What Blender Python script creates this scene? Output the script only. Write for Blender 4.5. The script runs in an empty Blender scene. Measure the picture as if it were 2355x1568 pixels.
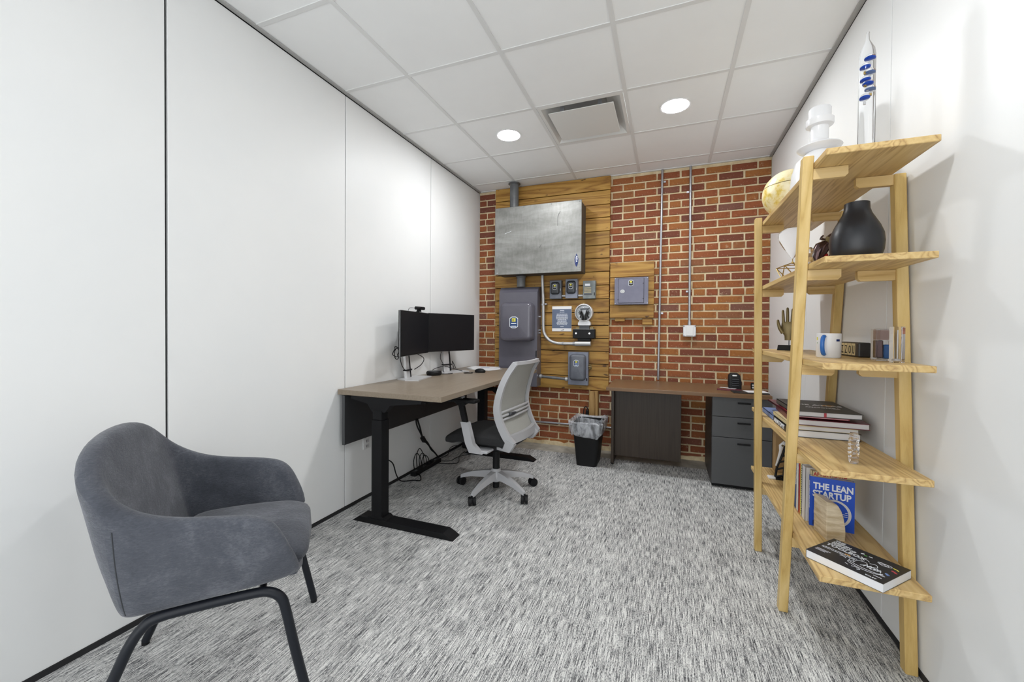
import bpy, bmesh, math, random
from mathutils import Vector, Matrix
random.seed(7)
C = bpy.context.scene.collection
W, H = 2.824, 2.7385
FRONT = -5.6
# ------------------------------------------------------------------ camera
cam = bpy.data.cameras.new('camera'); cam.sensor_width = 36; cam.sensor_fit = 'HORIZONTAL'
cam.lens = 933.06/2355*36; cam.shift_y = -13.5/2355; cam.clip_start = 0.02; cam.clip_end = 60
co = bpy.data.objects.new('camera', cam); C.objects.link(co)
Fv = Vector((-0.35769814, 0.93375547, -0.01235972)); Rv = Vector((0.93377307, 0.35779741, 0.00699098)); Uv = Vector((-0.01095014, 0.00904051, 0.99989918))
m4 = Matrix((Rv, Uv, -Fv)).transposed().to_4x4(); m4.translation = Vector((1.98610785, -4.14757079, 1.19941461))
co.matrix_world = m4
bpy.context.scene.camera = co
# ------------------------------------------------------------------ world, exposure
LAMP = (172.0, 128.0)      # two lights over the desks, one nearer the camera
WORLD = 2.3
wd = bpy.data.worlds.new('world'); bpy.context.scene.world = wd; wd.use_nodes = True
wd.node_tree.nodes['Background'].inputs[0].default_value = (0.95, 0.98, 1.0, 1)
wd.node_tree.nodes['Background'].inputs[1].default_value = WORLD
vs = bpy.context.scene.view_settings
vs.view_transform = 'Standard'; vs.look = 'None'; vs.gamma = 1; vs.exposure = 0.22; vs.use_curve_mapping = False

# ------------------------------------------------------------------ materials
def base(name, col, rough=0.5, metal=0.0, spec=0.5):
    m = bpy.data.materials.new(name); m.use_nodes = True
    b = m.node_tree.nodes['Principled BSDF']
    b.inputs['Base Color'].default_value = (*col, 1); b.inputs['Roughness'].default_value = rough
    b.inputs['Metallic'].default_value = metal; b.inputs['Specular IOR Level'].default_value = spec
    return m
def nodes(m): return m.node_tree.nodes, m.node_tree.links, m.node_tree.nodes['Principled BSDF']
def texc(m, scale=(1, 1, 1), rot=(0, 0, 0), out='Object'):
    n, l, b = nodes(m)
    t = n.new('ShaderNodeTexCoord'); mp = n.new('ShaderNodeMapping')
    mp.inputs['Scale'].default_value = scale; mp.inputs['Rotation'].default_value = rot
    l.new(t.outputs[out], mp.inputs[0]); return mp.outputs[0]
def ramp(m, fac, stops):
    n, l, b = nodes(m); r = n.new('ShaderNodeValToRGB'); e = r.color_ramp.elements
    e[0].position, e[0].color = stops[0][0], (*stops[0][1], 1)
    e[1].position, e[1].color = stops[-1][0], (*stops[-1][1], 1)
    for p, c in stops[1:-1]:
        x = e.new(p); x.color = (*c, 1)
    l.new(fac, r.inputs[0]); return r.outputs[0]
def noise(m, vec, scale=5, detail=4, rough=0.6, dist=0.0):
    n, l, b = nodes(m); t = n.new('ShaderNodeTexNoise')
    t.inputs['Scale'].default_value = scale; t.inputs['Detail'].default_value = detail
    t.inputs['Roughness'].default_value = rough; t.inputs['Distortion'].default_value = dist
    l.new(vec, t.inputs['Vector']); return t.outputs['Fac']
def mixc(m, fac, a, b_, mode='MIX'):
    n, l, b = nodes(m); x = n.new('ShaderNodeMix'); x.data_type = 'RGBA'; x.blend_type = mode
    for s, v in ((x.inputs[0], fac), (x.inputs[6], a), (x.inputs[7], b_)):
        if isinstance(v, (int, float)): s.default_value = v
        elif isinstance(v, tuple): s.default_value = (*v, 1)
        else: l.new(v, s)
    return x.outputs[2]
def mathn(m, op, a, b_=0.5):
    n, l, b = nodes(m); x = n.new('ShaderNodeMath'); x.operation = op
    for s, v in ((x.inputs[0], a), (x.inputs[1], b_)):
        if isinstance(v, (int, float)): s.default_value = v
        else: l.new(v, s)
    return x.outputs[0]
def bump(m, h, strength=0.3, dist=0.002):
    n, l, b = nodes(m); x = n.new('ShaderNodeBump'); x.inputs['Strength'].default_value = strength
    x.inputs['Distance'].default_value = dist; l.new(h, x.inputs['Height']); l.new(x.outputs[0], b.inputs['Normal'])
def setc(m, c): m.node_tree.links.new(c, m.node_tree.nodes['Principled BSDF'].inputs['Base Color'])
def orand(m):
    n, l, b = nodes(m); o = n.new('ShaderNodeObjectInfo'); return o.outputs['Random']
def mottled(name, c1, c2, rough, scale=6, metal=0.0, bs=0.0, spec=0.5, stretch=(1, 1, 1)):
    m = base(name, c1, rough, metal, spec); v = texc(m, stretch); f = noise(m, v, scale)
    setc(m, ramp(m, f, [(0.35, c1), (0.65, c2)]))
    if bs: bump(m, noise(m, v, scale*12, 3), bs, 0.001)
    return m
M = {}
M['panel'] = mottled('white_panel', (0.83, 0.84, 0.84), (0.85, 0.855, 0.85), 0.45, 2, spec=0.3)
M['dark_gap'] = base('dark_gap', (0.015, 0.015, 0.017), 0.7)
M['trim_grey'] = base('trim_grey', (0.42, 0.42, 0.41), 0.5)
M['tile'] = mottled('ceiling_tile', (0.90, 0.91, 0.91), (0.92, 0.93, 0.93), 0.9, 3, bs=0.15, spec=0.1)
M['tbar'] = base('ceiling_bar', (0.76, 0.765, 0.76), 0.5)
M['diffuser'] = base('diffuser_white', (0.74, 0.74, 0.72), 0.45)
def carpet():
    m = base('carpet', (0.4, 0.4, 0.4), 0.95, 0, 0.1)
    va = texc(m, (300, 12, 1)); f = noise(m, va, 1.0, 2, 0.7)
    vb = texc(m, (620, 110, 1)); f2 = noise(m, vb, 1.0, 1, 0.5)
    vc = texc(m, (9, 2.2, 1)); g = noise(m, vc, 1.0, 3, 0.6)
    vd = texc(m, (60, 6, 1)); h = noise(m, vd, 1.0, 3, 0.65)
    s = mathn(m, 'ADD', mathn(m, 'MULTIPLY', f, 0.62), mathn(m, 'MULTIPLY', f2, 0.38))
    s = mathn(m, 'ADD', s, mathn(m, 'MULTIPLY', mathn(m, 'SUBTRACT', g, 0.5), 0.10))
    s = mathn(m, 'ADD', s, mathn(m, 'MULTIPLY', mathn(m, 'SUBTRACT', h, 0.5), 0.10))
    setc(m, ramp(m, s, [(0.37, (0.035, 0.036, 0.04)), (0.455, (0.22, 0.22, 0.225)), (0.51, (0.53, 0.53, 0.52)), (0.60, (0.82, 0.815, 0.79))]))
    bump(m, s, 0.7, 0.004); return m
M['carpet'] = carpet()
M['concrete'] = mottled('concrete_ledge', (0.34, 0.32, 0.27), (0.50, 0.47, 0.40), 0.9, 9, bs=0.4)
M['mortar'] = mottled('mortar', (0.60, 0.47, 0.28), (0.78, 0.66, 0.45), 0.95, 14, bs=0.6, spec=0.1)
def brick_mat():
    m = base('brick', (0.3, 0.08, 0.03), 0.85, 0, 0.2); n, l, b = nodes(m)
    g = n.new('ShaderNodeNewGeometry')
    r = mathn(m, 'FRACT', mathn(m, 'ADD', orand(m), g.outputs['Random Per Island']))
    c = ramp(m, r, [(0.0, (0.15, 0.058, 0.042)), (0.12, (0.22, 0.072, 0.038)), (0.3, (0.27, 0.084, 0.040)), (0.5, (0.31, 0.102, 0.042)), (0.72, (0.34, 0.128, 0.045)), (0.86, (0.38, 0.158, 0.045)), (0.95, (0.18, 0.088, 0.07)), (1.0, (0.29, 0.095, 0.045))])
    v = texc(m, (1, 1, 1)); no = noise(m, v, 22, 5, 0.7)
    c = mixc(m, ramp(m, no, [(0.35, (0, 0, 0)), (0.75, (0.55, 0.55, 0.55))]), c, (0.16, 0.045, 0.025))
    sp = mathn(m, 'ADD', mathn(m, 'MULTIPLY', noise(m, v, 70, 4, 0.75), 0.6), mathn(m, 'MULTIPLY', noise(m, texc(m, (1, 1, 2.2), (0, 0, 0), 'Object'), 9, 3, 0.6), 0.4))
    c = mixc(m, ramp(m, sp, [(0.57, (0, 0, 0)), (0.66, (0.65, 0.65, 0.65))]), c, (0.62, 0.48, 0.33))
    setc(m, c); bump(m, noise(m, v, 90, 4, 0.7), 0.5, 0.003); return m
M['brick'] = brick_mat()
def wood(name, dark, mid, light, axis, ring=14, rough=0.45, var=0.25, stretch=9, spec=0.35):
    """grain runs along axis"""
    m = base(name, mid, rough, 0, spec); n, l, b = nodes(m)
    sc = [stretch, stretch, stretch]; sc['xyz'.index(axis)] = 0.9
    t = n.new('ShaderNodeTexCoord'); vm = n.new('ShaderNodeVectorMath'); vm.operation = 'ADD'
    cx = n.new('ShaderNodeCombineXYZ'); r = mathn(m, 'MULTIPLY', orand(m), 37.0)
    for i in range(3): l.new(r, cx.inputs[i])
    l.new(t.outputs['Object'], vm.inputs[0]); l.new(cx.outputs[0], vm.inputs[1])
    mp = n.new('ShaderNodeMapping'); mp.inputs['Scale'].default_value = sc; l.new(vm.outputs[0], mp.inputs[0])
    broad = noise(m, mp.outputs[0], 0.55, 2, 0.5, 0.3)
    rings = mathn(m, 'FRACT', mathn(m, 'MULTIPLY', broad, ring))
    rings = mathn(m, 'ABSOLUTE', mathn(m, 'SUBTRACT', rings, 0.5))
    fine = noise(m, mp.outputs[0], 9, 4, 0.7)
    s = mathn(m, 'ADD', mathn(m, 'MULTIPLY', rings, 1.0), mathn(m, 'MULTIPLY', fine, 0.55))
    c = ramp(m, s, [(0.22, dark), (0.42, mid), (0.8, light)])
    k = mathn(m, 'ADD', mathn(m, 'MULTIPLY', orand(m), var), 1.0 - var/2)
    cc = n.new('ShaderNodeCombineXYZ')
    for i in range(3): l.new(k, cc.inputs[i])
    c = mixc(m, 1.0, c, cc.outputs[0], 'MULTIPLY')
    setc(m, c); bump(m, fine, 0.12, 0.001)
    return m, c
M['plank'], pc = wood('honey_plank', (0.19, 0.085, 0.018), (0.34, 0.175, 0.036), (0.45, 0.26, 0.062), 'x', 9, 0.5, 0.4, 12)
mm = M['plank']; kn = noise(mm, texc(mm, (3, 3, 7)), 3.2, 2, 0.4)
setc(mm, mixc(mm, ramp(mm, kn, [(0.70, (0, 0, 0)), (0.76, (0.9, 0.9, 0.9))]), pc, (0.06, 0.025, 0.01)))
M['old_wood'], _ = wood('old_wood', (0.12, 0.05, 0.015), (0.32, 0.18, 0.06), (0.45, 0.28, 0.11), 'z', 8, 0.7)
M['ash_leg'], _ = wood('ash_leg', (0.50, 0.33, 0.11), (0.60, 0.42, 0.155), (0.68, 0.50, 0.22), 'z', 6, 0.42, 0.08, 12)
M['ash_board'], _ = wood('ash_board', (0.40, 0.25, 0.105), (0.57, 0.385, 0.16), (0.67, 0.49, 0.225), 'y', 13, 0.42, 0.06, 18)
M['ash_bracket'], _ = wood('ash_bracket', (0.48, 0.31, 0.11), (0.62, 0.43, 0.18), (0.70, 0.52, 0.26), 'x', 6, 0.42, 0.1, 12)
M['greige'], _ = wood('greige_laminate', (0.225, 0.178, 0.130), (0.255, 0.205, 0.153), (0.275, 0.225, 0.170), 'y', 10, 0.36, 0.0, 30)
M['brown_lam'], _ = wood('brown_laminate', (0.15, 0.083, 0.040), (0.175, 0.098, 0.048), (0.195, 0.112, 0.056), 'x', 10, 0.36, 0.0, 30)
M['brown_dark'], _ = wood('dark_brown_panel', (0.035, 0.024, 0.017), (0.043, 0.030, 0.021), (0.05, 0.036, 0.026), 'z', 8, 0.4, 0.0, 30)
M['charcoal'] = base('charcoal_front', (0.066, 0.068, 0.071), 0.42)
M['apron'] = base('dark_apron', (0.022, 0.023, 0.026), 0.5)
M['dark_side'] = base('dark_side', (0.035, 0.032, 0.030), 0.45)
M['black'] = base('black_plastic', (0.008, 0.008, 0.009), 0.5, 0, 0.25)
M['black_metal'] = base('black_metal', (0.006, 0.006, 0.007), 0.5, 0, 0.2)
M['navy_metal'] = base('blueblack_tube', (0.009, 0.011, 0.016), 0.4, 0, 0.3)
M['screen'] = base('dark_screen', (0.010, 0.010, 0.012), 0.35, 0, 0.2)
M['cable'] = base('cable_black', (0.007, 0.007, 0.008), 0.5, 0, 0.25)
M['white_pl'] = base('white_plastic', (0.75, 0.75, 0.75), 0.4)
M['silver'] = base('silver_plastic', (0.62, 0.62, 0.63), 0.35, 0.3)
M['chairgrey'] = base('light_grey_plastic', (0.46, 0.46, 0.475), 0.45)
M['chairmesh'] = mottled('mesh_fabric', (0.36, 0.36, 0.335), (0.40, 0.40, 0.37), 0.8, 300)
M['chairseat'] = mottled('seat_fabric', (0.011, 0.011, 0.012), (0.018, 0.018, 0.019), 0.85, 200, bs=0.2)
M['metal'] = base('galvanised', (0.42, 0.43, 0.46), 0.34, 0.8)
M['alu'] = base('aluminium_grey', (0.50, 0.50, 0.50), 0.4, 0.6)
M['pipe'] = mottled('pipe_grey', (0.10, 0.105, 0.11), (0.15, 0.155, 0.16), 0.4, 12)
def steel():
    m = base('brushed_steel_door', (0.4, 0.4, 0.39), 0.42, 0.35)
    v = texc(m, (1.2, 1, 3.5)); a = noise(m, v, 1.6, 6, 0.65, 0.6)
    v2 = texc(m, (9, 1, 2.2), (0, 0.5, 0)); b2 = noise(m, v2, 4, 5, 0.7)
    s = mathn(m, 'ADD', mathn(m, 'MULTIPLY', a, 0.75), mathn(m, 'MULTIPLY', b2, 0.25))
    setc(m, ramp(m, s, [(0.32, (0.13, 0.128, 0.118)), (0.5, (0.235, 0.235, 0.222)), (0.68, (0.35, 0.35, 0.335))]))
    return m
M['steel'] = steel()
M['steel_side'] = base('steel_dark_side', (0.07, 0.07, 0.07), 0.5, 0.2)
M['purple'] = mottled('purple_grey_enamel', (0.098, 0.094, 0.118), (0.112, 0.107, 0.132), 0.2, 4)
M['purple_l'] = mottled('blue_grey_enamel', (0.14, 0.14, 0.20), (0.165, 0.165, 0.225), 0.38, 9, bs=0.1)
M['slate'] = mottled('slate_enamel', (0.085, 0.092, 0.115), (0.12, 0.13, 0.155), 0.4, 12)
M['slate_d'] = base('dark_enamel', (0.035, 0.038, 0.045), 0.32)
M['green_grey'] = mottled('grey_green_enamel', (0.13, 0.15, 0.15), (0.20, 0.22, 0.22), 0.45, 14)
M['bluegrey'] = mottled('bluegrey_enamel', (0.15, 0.165, 0.215), (0.19, 0.205, 0.26), 0.33, 8)
def flat(name, c, r=0.5, metal=0.0): M[name] = base(name, c, r, metal)
flat('navy', (0.02, 0.06, 0.17)); flat('emblem_white', (0.8, 0.83, 0.88)); flat('yellow', (0.75, 0.68, 0.10)); flat('ink', (0.012, 0.012, 0.012))
flat('poster_blue', (0.10, 0.13, 0.21), 0.35); flat('paper', (0.78, 0.78, 0.79), 0.6); flat('blue', (0.005, 0.075, 0.55), 0.35); flat('blue_dark', (0.003, 0.02, 0.13), 0.4)
flat('red', (0.45, 0.02, 0.02), 0.45); flat('maroon', (0.13, 0.012, 0.025), 0.35); flat('rose', (0.42, 0.04, 0.06), 0.35); flat('cream', (0.62, 0.50, 0.27), 0.6)
flat('bookblack', (0.022, 0.021, 0.021), 0.4); flat('charcover', (0.06, 0.055, 0.05), 0.5); flat('orange', (0.65, 0.30, 0.03), 0.5); flat('tan', (0.40, 0.26, 0.12), 0.7)
flat('bookwhite', (0.72, 0.71, 0.70), 0.5); flat('bookblue', (0.01, 0.10, 0.33), 0.4); flat('teal_blue', (0.16, 0.25, 0.50), 0.45); flat('pageedge', (0.66, 0.65, 0.66), 0.8)
flat('ceramic', (0.82, 0.82, 0.83), 0.25); flat('white_matte', (0.80, 0.80, 0.81), 0.4); flat('vase_black', (0.012, 0.013, 0.017), 0.36); flat('handle_blue', (0.03, 0.16, 0.55), 0.18)
flat('gold', (0.45, 0.32, 0.10), 0.35, 0.8); flat('bronze', (0.23, 0.18, 0.085), 0.45, 0.6); flat('chrome', (0.6, 0.6, 0.6), 0.12, 1.0); flat('pewter', (0.11, 0.07, 0.07), 0.18, 0.8)
flat('pink_int', (0.30, 0.20, 0.17), 0.5); flat('green', (0.10, 0.30, 0.08)); flat('cap_grey', (0.5, 0.5, 0.5), 0.4)
def glass(name, col=(1, 1, 1), rough=0.0, ior=1.45):
    m = base(name, col, rough); b = m.node_tree.nodes['Principled BSDF']
    b.inputs['Transmission Weight'].default_value = 1.0; b.inputs['IOR'].default_value = ior; M[name] = m
glass('thin_glass', (0.97, 0.98, 0.99), 0.0, 1.06); glass('glass', (0.97, 0.985, 1.0), 0.0, 1.14); glass('acrylic', (0.97, 0.97, 1.0), 0.02, 1.25); glass('crystal', (0.93, 0.90, 0.90), 0.12, 1.45); glass('liquid_blue', (0.05, 0.2, 0.9), 0.0, 1.1)
def film():
    m = base('bin_liner', (0.62, 0.64, 0.68), 0.25); n, l, b = nodes(m)
    v = texc(m, (1, 1, 1)); f = noise(m, texc(m, (1, 1, 0.5)), 20, 5, 0.62, 0.6)
    tr = n.new('ShaderNodeBsdfTransparent'); mx = n.new('ShaderNodeMixShader'); out = n['Material Output']
    l.new(ramp(m, f, [(0.40, (0.25, 0.25, 0.25)), (0.64, (0.78, 0.78, 0.78))]), mx.inputs[0])
    l.new(tr.outputs[0], mx.inputs[1]); l.new(b.outputs[0], mx.inputs[2]); l.new(mx.outputs[0], out.inputs['Surface'])
    bump(m, f, 0.8, 0.01); return m
M['film'] = film()
def suede():
    m = base('grey_suede', (0.13, 0.14, 0.16), 0.85, 0, 0.2)
    v = texc(m); f = noise(m, v, 5, 5, 0.65, 0.5); f2 = noise(m, texc(m, (60, 60, 150), (0.4, 0.5, 0.3)), 1.6, 3, 0.7, 0.6)
    s = mathn(m, 'ADD', mathn(m, 'MULTIPLY', f, 0.7), mathn(m, 'MULTIPLY', f2, 0.3))
    setc(m, ramp(m, s, [(0.38, (0.052, 0.057, 0.071)), (0.50, (0.078, 0.084, 0.102)), (0.62, (0.135, 0.142, 0.165))]))
    b = m.node_tree.nodes['Principled BSDF']; b.inputs['Sheen Weight'].default_value = 0.25; b.inputs['Sheen Roughness'].default_value = 0.5
    bump(m, f2, 0.55, 0.004); return m
M['suede'] = suede()
def globe_mat():
    m = base('globe_print', (0.8, 0.68, 0.36), 0.35)
    v = texc(m); f = noise(m, v, 17, 5, 0.6); g = noise(m, texc(m, (40, 40, 110)), 1.6, 4, 0.8)
    c = ramp(m, f, [(0.45, (0.80, 0.71, 0.46)), (0.54, (0.76, 0.64, 0.33)), (0.62, (0.68, 0.50, 0.10)), (0.74, (0.42, 0.24, 0.05))])
    c = mixc(m, ramp(m, g, [(0.62, (0, 0, 0)), (0.7, (0.7, 0.7, 0.7))]), c, (0.14, 0.09, 0.03))
    setc(m, c); return m
M['globe'] = globe_mat()
M['stone'] = mottled('petrified_wood', (0.42, 0.31, 0.17), (0.74, 0.64, 0.47), 0.45, 9, stretch=(1, 1, 5), bs=0.3)
def emis(name, col, s):
    m = bpy.data.materials.new(name); m.use_nodes = True; n = m.node_tree.nodes; n.clear()
    e = n.new('ShaderNodeEmission'); o = n.new('ShaderNodeOutputMaterial'); e.inputs[0].default_value = (*col, 1); e.inputs[1].default_value = s
    m.node_tree.links.new(e.outputs[0], o.inputs[0]); return m
M['lamp'] = emis('lamp_glow', (0.97, 0.985, 1.0), LAMP[0])
M['lamp2'] = emis('lamp_glow_front', (0.97, 0.985, 1.0), LAMP[1])

# ------------------------------------------------------------------ geometry helpers
def B(): return bmesh.new()
def box(bm, x0, x1, y0, y1, z0, z1, bev=0.0, mat=None, seg=1):
    vs_ = [bm.verts.new((x, y, z)) for x in (x0, x1) for y in (y0, y1) for z in (z0, z1)]
    f = [(0, 1, 3, 2), (4, 6, 7, 5), (0, 4, 5, 1), (2, 3, 7, 6), (0, 2, 6, 4), (1, 5, 7, 3)]
    fs = [bm.faces.new([vs_[i] for i in q]) for q in f]
    if bev > 0:
        es = list({e for q in fs for e in q.edges})
        r = bmesh.ops.bevel(bm, geom=es, offset=bev, segments=seg, affect='EDGES', profile=0.5)
        vs_ = list({v for q in r['faces'] for v in q.verts} | {v for v in vs_ if v.is_valid})
    if mat is not None:
        bmesh.ops.transform(bm, matrix=mat, verts=[v for v in vs_ if v.is_valid])
    return vs_
def prism(bm, poly, axis, lo, hi, mat=None):
    """poly 2D points; axis x: (y,z), y: (x,z), z: (x,y)"""
    def P3(p, h): return {'x': (h, p[0], p[1]), 'y': (p[0], h, p[1]), 'z': (p[0], p[1], h)}[axis]
    a = [bm.verts.new(P3(p, lo)) for p in poly]; b = [bm.verts.new(P3(p, hi)) for p in poly]
    n = len(poly); bm.faces.new(a); bm.faces.new(b[::-1])
    for i in range(n): bm.faces.new([a[i], b[i], b[(i+1) % n], a[(i+1) % n]])
    if mat is not None: bmesh.ops.transform(bm, matrix=mat, verts=a+b)
    return a+b
def loft(bm, rings, cap=True, closed=False):
    vr = [[bm.verts.new(p) for p in r] for r in rings]; n = len(rings[0]); k = len(rings)
    for i in range(k if closed else k-1):
        a, b = vr[i], vr[(i+1) % k]
        for j in range(n): bm.faces.new([a[j], a[(j+1) % n], b[(j+1) % n], b[j]])
    if cap and not closed:
        bm.faces.new(vr[0][::-1]); bm.faces.new(vr[-1])
    return vr
def lathe(bm, prof, seg=32, c=(0, 0, 0), cap=True):
    rings = [[(c[0]+r*math.cos(2*math.pi*j/seg), c[1]+r*math.sin(2*math.pi*j/seg), c[2]+z) for j in range(seg)] for r, z in prof]
    return loft(bm, rings, cap)
def catmull(pts, n=6, closed=False):
    P = [Vector(p) for p in pts]; out = []; k = len(P)
    rng = range(k if closed else k-1)
    for i in rng:
        p0 = P[(i-1) % k] if (closed or i > 0) else P[0]; p1 = P[i]; p2 = P[(i+1) % k]
        p3 = P[(i+2) % k] if (closed or i+2 < k) else P[-1]
        for j in range(n):
            t = j/n; out.append(0.5*((2*p1)+(-p0+p2)*t+(2*p0-5*p1+4*p2-p3)*t*t+(-p0+3*p1-3*p2+p3)*t**3))
    if not closed: out.append(P[-1])
    return out
def tube(bm, pts, r, seg=8, closed=False, smooth=0, flat_=1.0):
    P = catmull(pts, smooth, closed) if smooth else [Vector(p) for p in pts]
    k = len(P); rings = []; up = Vector((0, 0, 1)); prev = None
    for i in range(k):
        if closed: t = P[(i+1) % k]-P[i-1]
        else: t = P[min(i+1, k-1)]-P[max(i-1, 0)]
        t.normalize()
        if prev is None:
            a = t.cross(up)
            if a.length < 1e-3: a = t.cross(Vector((0, 1, 0)))
        else:
            a = prev - t*prev.dot(t)
        a.normalize(); prev = a; b = t.cross(a)
        if isinstance(r, (list, tuple)):
            u = i/(k-1)*(len(r)-1); j0 = min(int(u), len(r)-2); rr = r[j0]+(r[j0+1]-r[j0])*(u-j0)
        else: rr = r
        rings.append([tuple(P[i]+a*math.cos(2*math.pi*j/seg)*rr+b*math.sin(2*math.pi*j/seg)*rr*flat_) for j in range(seg)])
    return loft(bm, rings, True, closed)
def cyl(bm, p0, p1, r, seg=16): return tube(bm, [p0, p1], r, seg)
def sphere(bm, c, r, seg=20, sx=1, sy=1, sz=1):
    bmesh.ops.create_uvsphere(bm, u_segments=seg, v_segments=seg//2, radius=1,
                              matrix=Matrix.Translation(c) @ Matrix.Diagonal((r*sx, r*sy, r*sz, 1)))
def finish(bm, smooth=False):
    bmesh.ops.recalc_face_normals(bm, faces=bm.faces)
    me = bpy.data.meshes.new('m'); bm.to_mesh(me); bm.free()
    if smooth:
        for p in me.polygons: p.use_smooth = True
        try: me.set_sharp_from_angle(angle=math.radians(38))
        except Exception: pass
    return me
ORG = {}
def tag(o, label=None, cat=None, group=None, kind=None):
    if label: o['label'] = label
    if cat: o['category'] = cat
    if group: o['group'] = group
    if kind: o['kind'] = kind
    return o
def thing(name, label, cat, loc=(0, 0, 0), rotz=0.0, group=None):
    """an Empty at the thing's base; with rotz the parts are given in local coordinates, else in world coordinates"""
    o = bpy.data.objects.new(name, None); C.objects.link(o); o.location = loc; o.rotation_euler = (0, 0, rotz); o.empty_display_size = 0.05
    ORG[o] = Vector(loc); return tag(o, label, cat, group)
def obj(name, bm, mat, parent=None, smooth=False, local=False, org=None):
    me = finish(bm, smooth) if isinstance(bm, bmesh.types.BMesh) else bm
    me.materials.clear(); me.materials.append(M[mat] if isinstance(mat, str) else mat); me.name = name
    o = bpy.data.objects.new(name, me); C.objects.link(o)
    if parent is not None:
        g = ORG.get(parent, Vector((0, 0, 0)))
        if not local: me.transform(Matrix.Translation(-g))
        o.parent = parent; ORG[o] = g
    elif org is not None:
        me.transform(Matrix.Translation(-Vector(org))); o.location = org; ORG[o] = Vector(org)
    else: ORG[o] = Vector((0, 0, 0))
    return o
def subsurf(o, lv=2):
    s = o.modifiers.new('s', 'SUBSURF'); s.levels = lv; s.render_levels = lv
    for p in o.data.polygons: p.use_smooth = True
    return o
def text(s, size, mat, bold=0.0, ext=0.0004, align='LEFT', spacing=1.0, xs=1.0):
    cu = bpy.data.curves.new('t', 'FONT'); cu.body = s; cu.size = size; cu.extrude = ext; cu.offset = bold; cu.align_x = align; cu.space_character = spacing; cu.resolution_u = 2
    o = bpy.data.objects.new('t', cu); C.objects.link(o); dg = bpy.context.evaluated_depsgraph_get(); dg.update()
    me = bpy.data.meshes.new_from_object(o.evaluated_get(dg)); bpy.data.objects.remove(o)
    me.transform(Matrix.Diagonal((xs, 1, 1, 1)) @ Matrix.Identity(4)); me.transform(mat); return me
def basis(o, ex, ey):
    ex = Vector(ex).normalized(); ey = Vector(ey); ey = (ey-ex*ey.dot(ex)).normalized(); ez = ex.cross(ey)
    m = Matrix((ex, ey, ez)).transposed().to_4x4(); m.translation = Vector(o); return m

# ================================================================== SETTING
def struct(name, bm, mat, smooth=False, org=None): return tag(obj(name, bm, mat, None, smooth, org=org), kind='structure')
b = B(); box(b, -0.2, W+0.2, FRONT, -0.265, -0.06, 0.0); floor = struct('floor', b, 'carpet')
b = B(); pts = [(-0.1, -0.265), (W+0.1, -0.265), (W+0.1, 0.06), (-0.1, 0.06)]; prism(b, pts, 'z', -0.06, -0.004); struct('trim_1', b, 'concrete')
# rough broken mortar skirt along the foot of the brick wall
b = B(); random.seed(3); n = 60; up = [(0.0+W*i/n, 0.022+0.02*random.random()) for i in range(n+1)]
for i in range(n):
    x0, z0 = up[i]; x1, z1 = up[i+1]
    prism(b, [(x0, -0.01), (x1, -0.01), (x1, z1), (x0, z0)], 'y', -0.012-0.012*random.random(), 0.004)
struct('trim_2', b, 'mortar')
# side walls: dark core, separate white panels with open joints
def side_wall(name, x_face, sgn, seams, gaps):
    b = B(); xs = sorted((x_face-sgn*0.012, x_face-sgn*0.16)); box(b, xs[0], xs[1], FRONT, 0.15, 0.0, H+0.25)
    w = struct(name, b, 'dark_gap')
    for i in range(len(seams)-1):
        y0, y1 = seams[i]+gaps[i]/2, seams[i+1]-gaps[i+1]/2
        p = B(); xa, xb = sorted((x_face, x_face-sgn*0.014)); box(p, xa, xb, y0, y1, 0.022, H-0.012, 0.0012)
        obj('wall_panel', p, 'panel', w)
    return w
side_wall('wall_left', 0.0, 1, [FRONT, -4.08, -3.062, -2.041, -1.0116, 0.0], [0.006, 0.005, 0.011, 0.007, 0.006, 0.0])
side_wall('wall_right', W, -1, [FRONT, -5.1, -4.08, -3.06, -2.045, -1.014, 0.0], [0.004, 0.004, 0.004, 0.005, 0.005, 0.005, 0.0])
for nm, xa, xb in (('baseboard_left', -0.002, 0.004), ('baseboard_right', W-0.004, W+0.002)):
    b = B(); box(b, xa, xb, FRONT, -0.0, 0.0, 0.022); struct(nm, b, 'dark_gap')
for k, (xa, xb) in enumerate(((0.0, 0.022), (W-0.022, W))):
    b = B(); box(b, xa, xb, FRONT, -0.002, H-0.006, H+0.002); struct('trim_%d' % (3+k), b, 'trim_grey')
b = B(); box(b, 0.022, W-0.022, -0.024, -0.002, H-0.004, H+0.002); struct('trim_5', b, 'tbar')
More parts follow.
